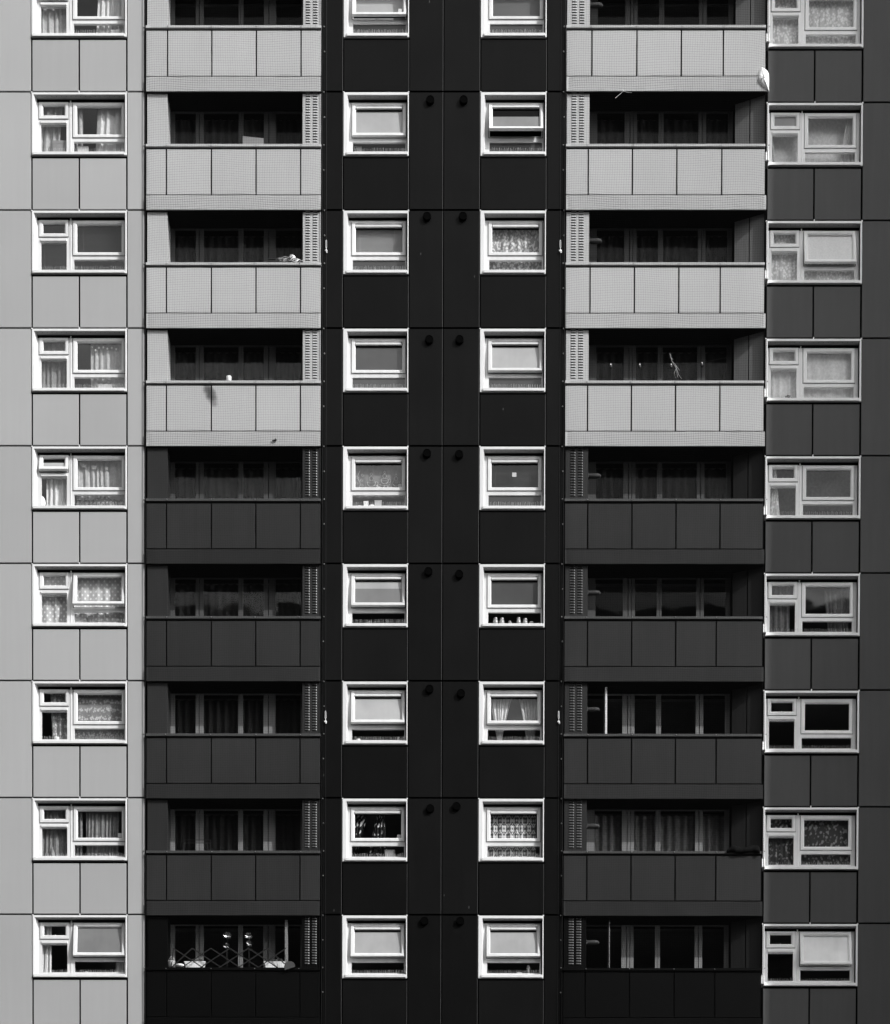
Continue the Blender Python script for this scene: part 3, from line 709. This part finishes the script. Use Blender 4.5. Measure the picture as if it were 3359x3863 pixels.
C_('right', 4, 'curtain', 'pale cloudy curtain behind the narrow panes', 'curtain', 5, 71, 4, 'c_cloud'); C_('right', 4, 'curtain', 'pale cloudy curtain across the large pane', 'curtain', 74, 184, 4, 'c_cloud', amp=.014)
C_('right', 5, 'net_curtain', 'strip of lace at the left edge', 'net curtain', 5, 36, 2.6, 'c_lacel', shape=gather((.3, .7), (0, 1))); C_('right', 5, 'curtain', 'plain grey curtain across the whole width', 'curtain', 4, 186, 3, 'c_dark', amp=.006, y=.40)
C_('right', 6, 'curtain', 'dark curtain with pale edging in the narrow panes', 'curtain', 10, 56, 4, 'c_grey', amp=.03); C_('right', 6, 'curtain', 'dark curtain gathered right of the large pane', 'curtain', 124, 178, 5, 'c_grey', shape=gather((0, 1), (.2, .9)), amp=.03)
C_('right', 8, 'net_curtain', 'dark vine lace behind the narrow panes', 'net curtain', 14, 64, 4, 'c_vine'); C_('right', 8, 'net_curtain', 'dark vine lace across the large pane', 'net curtain', 74, 184, 3, 'c_vine', amp=.008)

def small(name, label, cat, mb, mat, group=None, smooth=False): return tag(mb.build(name, M[mat], None, smooth), label, cat, group)
def on_board(c, r, lx, y=.24): return (XL[c] + lx / SX, wing_y(c) + y, wz(c, r, 115.2))
def box_at(c, r, a, b, h, label, mat, name='box', cat='box', y0=.205, y1=.28, lid=True):
    x, _, z = on_board(c, r, 0); mb = MB(); y = wing_y(c)
    mb.box(x + a / SX, x + b / SX, y + y0, y + y1, z, z + h / SZ, .003)
    if lid: mb.box(x + a / SX - .004, x + b / SX + .004, y + y0 - .004, y + y1 + .004, z + h / SZ * .82, z + h / SZ + .002)
    return small(name, label, cat, mb, mat)
def vessel(c, r, lx, rad, h, label, prof, mat, name, cat, lidm=None, group=None, y=.235):
    p = on_board(c, r, lx, y); mb = MB(); mb.lathe([(a * rad, b * h) for a, b in prof], p, 14)
    o = small(name, label, cat, mb, mat, group, True)
    if lidm:
        l = MB(); l.lathe([(rad * .8, h * 1.0), (rad * .84, h * 1.02), (rad * .84, h * 1.16), (rad * .6, h * 1.2)], p, 14); l.build('lid', M[lidm], o)
    return o
JARP = [(.85, 0), (1, .04), (1, .72), (.78, .86), (.74, 1)]
BOTP = [(.9, 0), (1, .05), (1, .55), (.45, .75), (.35, .8), (.35, 1)]
BOWL = [(.5, 0), (.6, .06), (.9, .6), (1, 1)]
box_at('left', 2, 38, 68, 31, 'tall lidded carton behind the narrow pane, second window far left', 'greycard'); box_at('left', 2, 89, 110, 19, 'pale upright carton low in the large pane, second window far left', 'card')
box_at('left', 4, 130, 158, 13, 'pale carton on the sill below star baubles', 'card'); box_at('left', 1, 156, 174, 17, 'white photo frame on the sill of the topmost far left window', 'card', 'photo_frame', 'frame')
box_at('left', 6, 82, 96, 16, 'white clock box on the sill under polka dot net', 'card'); box_at('left', 6, 109, 119, 18, 'grey upright carton beside the white clock box', 'greycard')
vessel('left', 8, 36, .045, .25, 'grey bottle standing against dark pleats, eighth window far left', BOTP, 'greycard', 'bottle', 'bottle')
vessel('left', 7, 45, .06, .10, 'small white flower pot at the foot of pulled lace', BOWL, 'white_obj', 'flower_pot', 'pot')
vessel('left', 9, 105, .04, .05, 'small pale dish on the lowest far left sill', BOWL, 'white_obj', 'dish', 'dish')
# cushion and round white shape in the butterfly window
p = on_board('left', 5, 140, .24); mb = MB(); mb.ball((p[0], p[1], p[2] + .06), .26, .035, .22, 18, 10)
mb.uv = [(v[0] * 1.2, v[2] * 1.2) for v in mb.v]; small('cushion', 'cushion covered in pale curls on the sill of the butterfly window', 'cushion', mb, 'c_vine', smooth=True)
p = on_board('left', 5, 14, .23); mb = MB(); mb.ball((p[0], p[1], p[2] + .12), .10, .03, .17, 14, 8); small('lamp_globe', 'round white globe half hidden left of swept net curtain', 'lamp', mb, 'white_obj', smooth=True)
# butterflies
for i, (lx, d, s_) in enumerate(((97, 38, 1), (100, 42, .8), (121, 44, 1.1), (146, 46, .8))):
    mb = MB(); x = XL['left'] + lx / SX; z = wz('left', 5, d - 12); y = .228
    for sx in (-1, 1):
        for sz, q in ((1, .028), (-1, .02)): mb.ball((x + sx * q * s_, y, z + sz * q * .8 * s_), q * s_, .003, q * s_, 8, 5)
    small('butterfly', ['pale paper butterfly, upper of two at the left of the sheer curtain', 'pale paper butterfly, lower of two at the left of the sheer curtain', 'largest paper butterfly near the middle of the sheer curtain', 'faint paper butterfly right of centre on the sheer curtain'][i], 'ornament', mb, 'card', 'butterflies on the curtain')
# star baubles
mb = MB(); pts = []
for i, (lx, d) in enumerate(((117, 40), (124, 46), (131, 41), (140, 40), (148, 43), (157, 41), (166, 44))):
    pts.append((XL['left'] + lx / SX, .225, wz('left', 4, d - 14)))
mb.tube([(q[0], q[1], wz('left', 4, 20)) for q in pts], .002, 4)
for q in pts: mb.tube([q, (q[0], q[1], wz('left', 4, 20))], .0015, 3)
o = small('bauble_string', 'string of small white star baubles hanging in the large pane', 'ornament', mb, 'wire')
for q in pts:
    b_ = MB(); b_.ball(q, .022, .02, .022, 8, 5); b_.build('bauble', M['white_obj'], o)
# stickers
def sticker(c, r, lx, d, w, label, ang=0):
    mb = MB(); X = XL[c]; y = wing_y(c) + .153; mb.box(X + (lx - w / 2) / SX, X + (lx + w / 2) / SX, y, y + .002, wz(c, r, d + w / 2), wz(c, r, d - w / 2))
    if ang: mb.tilt(math.radians(ang), 0, wing_y(c) + .125, wz(c, r, 16.5))
    small('sticker', label, 'sticker', mb, 'card')
sticker('inner_left', 1, 113, 71, 8, 'white square sticker on the topmost open sash, inner left column', 9)
sticker('inner_left', 5, 114.3, 73, 7.8, 'white square sticker in the corner of the coffee cup window')
sticker('inner_left', 8, 113.8, 73, 7.6, 'pale square sticker beside the tied printed curtain')
sticker('inner_right', 5, 70, 50, 8.5, 'white square sticker in the middle of the slatted blind')
sticker('left', 8, 174, 71, 8, 'pale square sticker in the corner over dark pleats')
# coffee cups printed on the curtain
mb = MB(); X = XL['inner_left']; yq = .247
def curve(pts, rad=.0048): mb.tube([(X + a / SX, yq, wz('inner_left', 5, d)) for a, d in pts], rad, 4)
for cx, cd, s_ in ((56, 60, 1.05), (83, 55, .95), (106, 60, .9)):
    curve([(cx + 8 * s_ * math.cos(a), cd + 2 * s_ * math.sin(a)) for a in [k * .52 for k in range(13)]])
    curve([(cx - 8 * s_ * math.cos(a), cd + 9.5 * s_ * math.sin(a)) for a in [k * .262 for k in range(13)]], .006)
    curve([(cx + 9 * s_ + 4 * s_ * math.sin(a), cd + 3 * s_ - 4 * s_ * math.cos(a)) for a in [k * .3 for k in range(11)]])
    curve([(cx - 11 * s_ * math.cos(a), cd + 10 * s_ + 3 * s_ * math.sin(a)) for a in [k * .262 for k in range(13)]])
    for sg in (-1, 1): curve([(cx + sg * (1 + 3.2 * math.sin(k * .6)) * s_, cd - 3 - k * 1.5 * s_) for k in range(11)], .0036)
curve([(31 + 2.5 * math.sin(k * .5), 72 - k * 2.4) for k in range(15)])
for q, (a, d) in enumerate(((27, 50), (36, 56), (38, 46), (26, 62), (37, 66))): curve([(a + (3.4 - .25 * k) * math.cos(k * .7), d + (3.4 - .25 * k) * math.sin(k * .7)) for k in range(11)], .0036)
for k in range(16):
    a, d = R.uniform(66, 100), R.uniform(67, 75); mb.ball((X + a / SX, yq, wz('inner_left', 5, d)), .015, .004, .021, 7, 4)
small('cup_motif', 'white coffee cup, steam and bean print on the grey curtain', 'print', mb, 'card')
# sill goods
box_at('inner_left', 5, 41, 50, 14, 'white carton, narrower of two on the coffee cup sill', 'white_obj'); box_at('inner_left', 5, 63, 77, 16, 'white printed carton, wider of two on the coffee cup sill', 'card')
vessel('inner_left', 5, 57, .065, .065, 'low white bowl between two cartons on the coffee cup sill', BOWL, 'white_obj', 'bowl', 'bowl')
mb = MB(); p = on_board('inner_left', 5, 33, .23); mb.ball((p[0], p[1], p[2] + .03), .07, .04, .05, 9, 6, .6); small('crumpled_paper', 'crumpled white paper at the left end of the coffee cup sill', 'paper', mb, 'white_obj')
box_at('inner_left', 5, 74, 88, 2.4, 'flat white tray in front of the wider carton', 'white_obj', 'tray', 'tray', .192, .204, False)
box_at('inner_left', 2, 20, 35, 23, 'plain white card standing in the low pane, second window inner left', 'card', 'card', 'card', .26, .275, False)
vessel('inner_left', 2, 23, .045, .20, 'dark bottle in front of the white card', BOTP, 'dark_obj', 'bottle', 'bottle', y=.22)
box_at('inner_left', 8, 85, 105, 17, 'grey carton at the right of the low pane, eighth window inner left', 'greycard'); 
mb = MB(); p = on_board('inner_left', 6, 58, .23)
for k in range(26): mb.ball((p[0] + R.uniform(-.13, .13), p[1] + R.uniform(-.02, .03), p[2] + .03 + R.uniform(-.02, .05)), .016, .012, .014, 6, 4, .5)
small('trailing_plant', 'low grey trailing plant along the sixth inner left sill', 'plant', mb, 'greycard')
vessel('inner_left', 7, 31, .055, .06, 'small lidded sugar pot on the seventh inner left sill', JARP, 'white_obj', 'sugar_pot', 'pot', 'white_obj')
mb = MB(); p = on_board('inner_left', 7, 112, .23); mb.lathe([(.03, 0), (.02, .03), (.028, .06), (.015, .08), (.024, .1), (.01, .12)], p, 10); small('figurine', 'tiny white figurine at the right of the seventh inner left sill', 'figurine', mb, 'white_obj', smooth=True)
for i, (lx, rad, h, lid) in enumerate(((33, .060, .145, 'lid'), (46, .060, .14, 'lid'), (62, .045, .10, None), (80, .052, .15, 'lid'), (93, .058, .13, 'lid'), (106, .058, .07, 'white_obj'), (120, .05, .05, None))):
    vessel('inner_right', 6, lx, rad, h, ['tall cloudy jar with pale lid, leftmost of the jar row', 'tall cloudy jar, second from the left of the jar row', 'short glass jar without a lid, third of the jar row', 'slim tall jar in the middle of the jar row', 'rounded jar right of the slim tall jar', 'squat white topped jar near the right of the jar row', 'lowest open jar at the right end of the jar row'][i],
           JARP, 'jar' if i != 2 else 'greycard', 'jar', 'jar', lid, 'jars on the sill')
mb = MB(); p = on_board('inner_right', 9, 102, .23); mb.lathe([(.035, 0), (.04, .01), (.04, .2), (.035, .21)], p, 14); small('canister', 'grey cylinder on the lowest inner right sill', 'canister', mb, 'greycard', smooth=True)
mb = MB(); x, y_, z = on_board('inner_right', 9, 84, .23); mb.ring_frame([(x - .06, x + .05, z, z + .05, .235), (x - .06, x + .05, z, z + .05, .22), (x - .05, x + .04, z + .01, z + .04, .22), (x - .05, x + .04, z + .01, z + .04, .235)]); small('small_frame', 'small empty white frame left of the grey cylinder', 'frame', mb, 'white_obj')
box_at('right', 2, 82, 93, 6, 'small pale box on the second far right sill', 'card'); mb = MB(); p = on_board('right', 2, 168, .24); mb.ball((p[0], p[1], p[2] + .04), .10, .05, .045, 10, 6, .3); small('dark_bag', 'dark lumpy bag at the right of the second far right sill', 'bag', mb, 'dark_obj')
mb = MB(); p = on_board('right', 4, 48, .23)
for k in range(34):
    a = R.uniform(0, 6.28); q = R.uniform(.01, .06); h = R.uniform(.02, .13); mb.ball((p[0] + q * math.cos(a), p[1] + .4 * q * math.sin(a), p[2] + h), .016, .005, .012, 6, 4, .6)
mb.lathe([(.03, -.0), (.04, .05)], p, 10); small('potted_plant', 'small dark potted plant on the fourth far right sill', 'plant', mb, 'foliage')

# ------------------------------------------------------------------ what is on the balconies
def bal_curtain(side, r, a, b, label, folds, mat='c_bal'):
    mb = MB(); mb.uv = []; y = YB + .14; nx = int(folds * 8); ph = R.uniform(0, 6)
    x0, x1 = ud(a, y), ud(b, y)
    for k in range(9):
        for i in range(nx + 1):
            t = i / nx; mb.v.append((x0 + (x1 - x0) * t, y + .03 * math.sin(2 * math.pi * folds * t + ph + .3 * math.sin(5 * t)), zz(r, 12 + 185 * k / 8))); mb.uv.append((t * (x1 - x0), -k * .25))
    for k in range(8):
        for i in range(nx): p_ = k * (nx + 1) + i; mb.f.append((p_, p_ + 1, p_ + nx + 2, p_ + nx + 1))
    tag(mb.build('curtain', M[mat], None, True), label, 'curtain', 'dim curtains behind balcony glass')
bo = {1: 'first', 2: 'second', 3: 'third', 4: 'fourth', 5: 'fifth', 6: 'sixth', 7: 'seventh', 8: 'eighth', 9: 'lowest'}
for r in (2, 3, 4, 5, 6, 7, 8): bal_curtain('left', r, 352, 606, 'dim curtains drawn behind the %s balcony of the left stack' % bo[r], 16)
for r in (2, 3, 4, 5, 8): bal_curtain('right', r, 1200, 1462, 'dim curtains drawn behind the %s balcony of the right stack' % bo[r], 16, 'c_grey' if r == 8 else 'c_bal')
# bag caught in the net
mb = MB(); cx, cz = ux(1530.5), zz(1, 218); nn = 22; rings = []
outl = [(-9, 2), (-8.5, 12), (-6, 20), (-3, 26), (2, 24), (7, 19), (10, 13), (10.5, 0), (10.2, -14), (10, -24), (6, -20), (0, -16), (-5, -10), (-8, -5)]
for t, dy in ((1., 0.), (.93, -.03), (.7, -.062), (.4, -.085), (.12, -.092)):
    rings.append([(cx + (1.22 * a * t + R.uniform(-.4, .4)) / SX, -.045 + dy * (1 + R.uniform(-.15, .15)) , cz + (b * t + R.uniform(-.6, .6)) / SZ) for a, b in outl])
rings.insert(0, [(x, -.02, z) for x, y, z in rings[0]])
mb.loops(rings, True, True)
tag(mb.build('cloth_bundle', M['white_cloth'], None, False), 'white quilted cloth bundle wedged in the net at the top right balcony corner', 'cloth')
def coping_z(r): return zz(r, 110.0)
# third storey: folded tray and crumpled foil bag
mb = MB(); x = ux(551); z = coping_z(3); mb.box(x - .115, x + .115, -.075, .0, z, z + .03, .004); mb.box(x - .13, x + .13, -.082, .01, z + .03, z + .042); mb.box(x - .12, x + .12, -.076, .0, z + .075, z + .105, .006); mb.box(x - .11, x + .11, -.06, -.02, z + .042, z + .075)
small('plastic_trays', 'two dark stacked trays with pale rims on the third left coping', 'trays', mb, 'dark_obj')
mb = MB(); mb.ball((ux(580), -.035, coping_z(3) + .07), .27, .045, .075, 20, 10, .75, random.Random(4)); mb.ball((ux(588), -.04, coping_z(3) + .12), .09, .03, .08, 9, 6, .8, random.Random(6))
small('crumpled_bag', 'crumpled shiny grey bag on the third left coping beside louvres', 'bag', mb, 'foil')
mb = MB(); mb.lathe([(.052, 0), (.056, .01), (.06, .1), (.058, .115), (.045, .118)], (ux(461), -.03, coping_z(4)), 16); small('cup', 'white cup standing on the fourth left coping', 'cup', mb, 'white_obj', smooth=True)
mb = MB(); mb.ball((ux(555.5), -.10, zz(4, 230)), .03, .03, .028, 10, 6); mb.tube([(ux(549), -.09, zz(4, 231)), (ux(555), -.095, zz(4, 230))], .011, 6); mb.tube([(ux(549), -.09, zz(4, 231)), (ux(547.5), -.088, zz(4, 235))], .006, 5); small('net_hook', 'small black hook fixed low on the fourth left fascia', 'hook', mb, 'dark_obj')
# twigs tangled in the right net
def twigs(pts_list, label, y=-.12, mat='greycard', rad=.004):
    mb = MB()
    for pts in pts_list: mb.tube([(ux(a), y + R.uniform(-.01, .01), zz(r_, d)) for r_, a, d in pts], rad, 5, True, rad * .5)
    small('twig_tangle', label, 'twigs', mb, mat, 'twigs caught in the right net')
twigs([[(2, 1235, 21), (2, 1246, 12), (2, 1251, 7)], [(2, 1251, 7), (2, 1258, 10), (2, 1268, 11)], [(2, 1251, 7), (2, 1249, 3)]], 'pale twigs hanging under the topmost right fascia', mat='white_obj')
twigs([[(4, 1346, 58), (4, 1351, 74), (4, 1359, 88), (4, 1362, 106)], [(4, 1351, 74), (4, 1357, 80), (4, 1364, 100), (4, 1370, 108)], [(4, 1359, 88), (4, 1355, 97), (4, 1358, 107)], [(4, 1357, 80), (4, 1366, 92)], [(4, 1348, 66), (4, 1353, 70)]], 'bare tangled twigs over the fourth right balcony opening', mat='card', rad=.005)
# bulb string on the fourth right balcony
mb = MB(); bl = [(1228.5, 79), (1287, 79), (1350, 79), (1412, 76)]; y = .12
pts = [(ud(1190, y), y, zz(4, 55))]
for a, d in bl: pts += [(ud(a, y), y, zz(4, d - 14))]
pts.append((ud(1465, y), y, zz(4, 52))); mb.tube(pts, .004, 5)
o = small('bulb_string', 'string of four dark glass bulbs across the fourth right balcony', 'lights', mb, 'wire')
for a, d in bl:
    x, z = ud(a, y), zz(4, d - 8); b_ = MB(); b_.ball((x, y, z), .038, .038, .042, 14, 8); b_.build('bulb', M['bulb'], o, True)
    k = MB(); k.lathe([(.012, .035), (.013, .06), (.006, .075)], (x, y, z), 8); k.build('cap', M['lid'], o)
# made-up board in place of a pale patch in the second left glazing
mb = MB(); y = .44; mb.loops([[(ud(a, y), y - .006 + q, zz(2, d)) for a, d in ((488.5, 60), (530.5, 64.5), (530.5, 190), (488.5, 190))] for q in (0, .012)], True, True); small('stand_in_board', 'made-up pale board for the bright patch in the second left balcony glass', 'board', mb, 'greycard')
# airer
mb = MB(); z = coping_z(8)
for y_, d in ((.10, 82), (.22, 84), (.34, 80)): mb.tube([(ud(370, y_), y_, zz(8, d)), (ud(424, y_), y_, zz(8, d))], .006, 6)
for a in (370, 424):
    mb.tube([(ud(a, .1), .1, zz(8, 82)), (ud(a + 5, .34), .34, zz(8, 205))], .009, 6); mb.tube([(ud(a, .34), .34, zz(8, 80)), (ud(a - 5, .1), .1, zz(8, 205))], .009, 6)
small('clothes_airer', 'folding clothes airer on the eighth left balcony', 'airer', mb, 'wire')
# blanket on the eighth right coping
mb = MB(); rr = random.Random(11)
rings = []
for i in range(25):
    t = i / 24; px = 1466 + 66 * t; h = (.03 + .12 * min(1, t * 6) * (.75 + .25 * math.sin(t * 9))) * (1 if t < .97 else .6)
    rings.append([(ux(px), -.125 + .02 * math.sin(t * 17), coping_z(8) - .05 + .02 * math.sin(t * 11)), (ux(px), -.13 + rr.uniform(-.01, .01), coping_z(8) + h * .5), (ux(px), -.05, coping_z(8) + h + rr.uniform(-.012, .012)), (ux(px), .04, coping_z(8) + h * .8), (ux(px), .05, coping_z(8) - .02)])
mb.loops(rings, True, True); small('blanket', 'black crumpled blanket over the right end of the eighth right coping', 'blanket', mb, 'blanket', smooth=True)
# lowest left balcony: lattice, planters, pinwheels, basket, dustpan
mb = MB(); y = -.045; zt, zb2 = zz(9, 70), zz(9, 110)
def slat(a, b, y_): 
    dx, dz = ux(b) - ux(a), zb2 - zt; n_ = Vector((-dz, 0, dx)).normalized() * .011
    A, B = Vector((ux(a), y_, zt)), Vector((ux(b), y_, zb2))
    mb.loops([[tuple(P + n_ * s1 + Vector((0, q, 0))) for s1, q in ((1, 0), (1, .008), (-1, .008), (-1, 0))] for P in (A, B)], True, True)
for k in range(-1, 6):
    a = 350 + 37.9 * k
    if k >= 0: slat(a, min(a + 60, 584), y)
    if k < 5: slat(a + 37.9 + 0, max(a - 22, 345), y - .0085)
slat(577, 520, y - .0085)
small('garden_lattice', 'expanding wooden lattice on the lowest left coping', 'lattice', mb, 'wood')
def planter(px, w, label, dpth=.12):
    x = ux(px); z = zz(9, 107.5); mb = MB(); y = .10
    rings = []
    for zq, s_ in ((0, .84), (.02, .90), (.125, 1.0), (.128, 1.06), (.15, 1.06), (.15, .98), (.12, .96)):
        rings.append([(x + a * w * s_, y + b * dpth * .5 * s_, z + zq) for a, b in ((-.5, -1), (.5, -1), (.5, 1), (-.5, 1))])
    mb.loops(rings, True, True); o = small('planter', label, 'planter', mb, 'white_obj', 'white planters')
    so = MB(); 
    for k in range(30): so.ball((x + R.uniform(-.06, .16) * w * 2.4, y + R.uniform(-.03, .03), z + .15 + R.uniform(0, .07)), .02, .008, .014, 6, 4, .7)
    so.build('plant', M['foliage'], o)
planter(392, .46, 'white planter with trailing greenery nearer the basket'); planter(553.5, .46, 'white planter beside the open door on the lowest left balcony')
for i, (px, d, s_) in enumerate(((457.5, 46, 1.), (500, 46.5, 1.), (455.5, 67, .85), (502, 62, .85))):
    x, z, y = ux(px), zz(9, d - 3), .06; m2 = MB(); rr = random.Random(i + 20)
    st = MB(); st.tube([(x, y + .01, z), (x + .01, y + .02, zz(9, 105))], .004, 5)
    o = small('foil_pinwheel', ['upper left silver foil pinwheel on a thin stick', 'upper right silver foil pinwheel on a thin stick', 'lower left silver foil pinwheel on a thin stick', 'lower right silver foil pinwheel on a thin stick'][i], 'pinwheel', st, 'dark_obj', 'foil pinwheels on the lowest left balcony')
    for k in range(8):
        a = k * .785 + rr.uniform(-.2, .2); q = .105 * s_; c1 = (x + q * math.cos(a), y - .01, z + q * math.sin(a)); c2 = (x + q * .8 * math.cos(a + .5), y - .05, z + q * .8 * math.sin(a + .5)); c3 = (x + .3 * q * math.cos(a + .9), y - .02, z + .3 * q * math.sin(a + .9))
        m2.quad((x, y, z), c1, c2, c3)
    m2.build('sails', M['foil'], o)
mb = MB(); x, z, y = ux(345), zz(9, 107.5), .02; mb.lathe([(.05, 0), (.065, .02), (.08, .13), (.085, .14), (.07, .135)], (x, y, z), 14); mb.tube([(x - .08 + .16 * k / 10, y, z + .13 + .13 * math.sin(math.pi * k / 10)) for k in range(11)], .006, 6); small('basket', 'pale round basket with a hoop handle at the left of the lattice', 'basket', mb, 'card', smooth=True)
mb = MB(); mb.lathe([(.04, 0), (.09, .02), (.1, .06), (.06, .065)], (ux(362), .02, zz(9, 107.5)), 14); small('dish', 'low white dish between the basket and planter', 'dish', mb, 'white_obj', smooth=True)
mb = MB(); x, z, y = ux(586), zz(9, 106), -.12; ol = [(-.12, -.12), (.115, -.04), (.11, .0), (.09, .05), (.03, .085), (-.05, .085), (-.12, .04), (-.13, -.02)]
mb.loops([[(x + a, y, z + b) for a, b in ol], [(x + a, y + .03, z + b) for a, b in ol]], True, True); mb.loops([[(x + a, y - .012, z + b) for a, b in ((-.122, -.122), (.117, -.042), (.117, -.012), (-.122, -.09))], [(x + a, y, z + b) for a, b in ((-.122, -.122), (.117, -.042), (.117, -.012), (-.122, -.09))]], True, True)
mb.tube([(x - .05, y + .01, z + .08), (x - .1, y + .02, z + .14), (x - .12, y + .03, z + .24)], .009, 6); small('dustpan', 'grey dustpan hanging from the right end of the lattice', 'dustpan', mb, 'rail_mid')

# ------------------------------------------------------------------ light
SUN_EL, SUN_AZ = 36.3, 54.0          # azimuth measured to the right of the facade's outward normal
el, az = math.radians(SUN_EL), math.radians(SUN_AZ)
to_sun = Vector((math.sin(az) * math.cos(el), -math.cos(az) * math.cos(el), math.sin(el)))
L = bpy.data.lights.new('Sun', 'SUN'); L.energy = 2.0; L.angle = math.radians(.5); L.color = (1, 1, 1)
so = bpy.data.objects.new('Sun', L); COL.objects.link(so); so.rotation_euler = to_sun.to_track_quat('Z', 'Y').to_euler(); so.location = to_sun * 80
w = bpy.data.worlds.new('World'); scene.world = w; w.use_nodes = True; nt = w.node_tree; nt.nodes.clear()
wo = nt.nodes.new('ShaderNodeOutputWorld'); bg = nt.nodes.new('ShaderNodeBackground'); sk = nt.nodes.new('ShaderNodeTexSky'); bw = nt.nodes.new('ShaderNodeRGBToBW')
sk.sky_type = 'NISHITA'; sk.sun_disc = False; sk.sun_elevation = el; sk.sun_rotation = math.radians(180 - SUN_AZ)
nt.links.new(sk.outputs[0], bw.inputs[0]); tc = nt.nodes.new('ShaderNodeTexCoord'); mp = nt.nodes.new('ShaderNodeMapping'); mp.inputs['Scale'].default_value = (1, 1, 2.6)
cn = nt.nodes.new('ShaderNodeTexNoise'); cn.inputs['Scale'].default_value = 3.4; cn.inputs['Detail'].default_value = 6; cn.inputs['Roughness'].default_value = .6
mr = nt.nodes.new('ShaderNodeMapRange'); mr.interpolation_type = 'SMOOTHSTEP'; mr.inputs[1].default_value = .44; mr.inputs[2].default_value = .66; mr.inputs[3].default_value = .75; mr.inputs[4].default_value = 2.6
mu = nt.nodes.new('ShaderNodeMath'); mu.operation = 'MULTIPLY'
nt.links.new(tc.outputs['Generated'], mp.inputs[0]); nt.links.new(mp.outputs[0], cn.inputs['Vector']); nt.links.new(cn.outputs[0], mr.inputs[0])
nt.links.new(bw.outputs[0], mu.inputs[0]); nt.links.new(mr.outputs[0], mu.inputs[1]); nt.links.new(mu.outputs[0], bg.inputs[0]); nt.links.new(bg.outputs[0], wo.inputs[0]); bg.inputs[1].default_value = .15

# ------------------------------------------------------------------ camera: far below, rectified with a big vertical shift
cam = bpy.data.cameras.new('Camera'); co = bpy.data.objects.new('Camera', cam); COL.objects.link(co); scene.camera = co
pitch, roll, yaw = -.0182533694, .00250745261, -.0036924245
f = Vector((math.sin(yaw) * math.cos(pitch), math.cos(yaw) * math.cos(pitch), math.sin(pitch)))
rx = f.cross(Vector((0, 0, 1))).normalized(); u = rx.cross(f)
r2 = rx * math.cos(roll) + u * math.sin(roll); u2 = u * math.cos(roll) - rx * math.sin(roll)
co.matrix_world = Matrix(((r2.x, u2.x, -f.x, 0), (r2.y, u2.y, -f.y, -45.), (r2.z, u2.z, -f.z, 1.7), (0, 0, 0, 1)))
cam.sensor_fit = 'HORIZONTAL'; cam.sensor_width = 36; cam.lens = 3937.63 / 1792 * 36; cam.shift_y = 2287.95 / 1792; cam.clip_start = .5; cam.clip_end = 3000
scene.view_settings.view_transform = 'Standard'; scene.view_settings.look = 'None'; scene.view_settings.exposure = 1.30; scene.view_settings.gamma = 1
scene.render.resolution_x = 890; scene.render.resolution_y = 1024
scene.cycles.max_bounces = 8; scene.cycles.transparent_max_bounces = 12
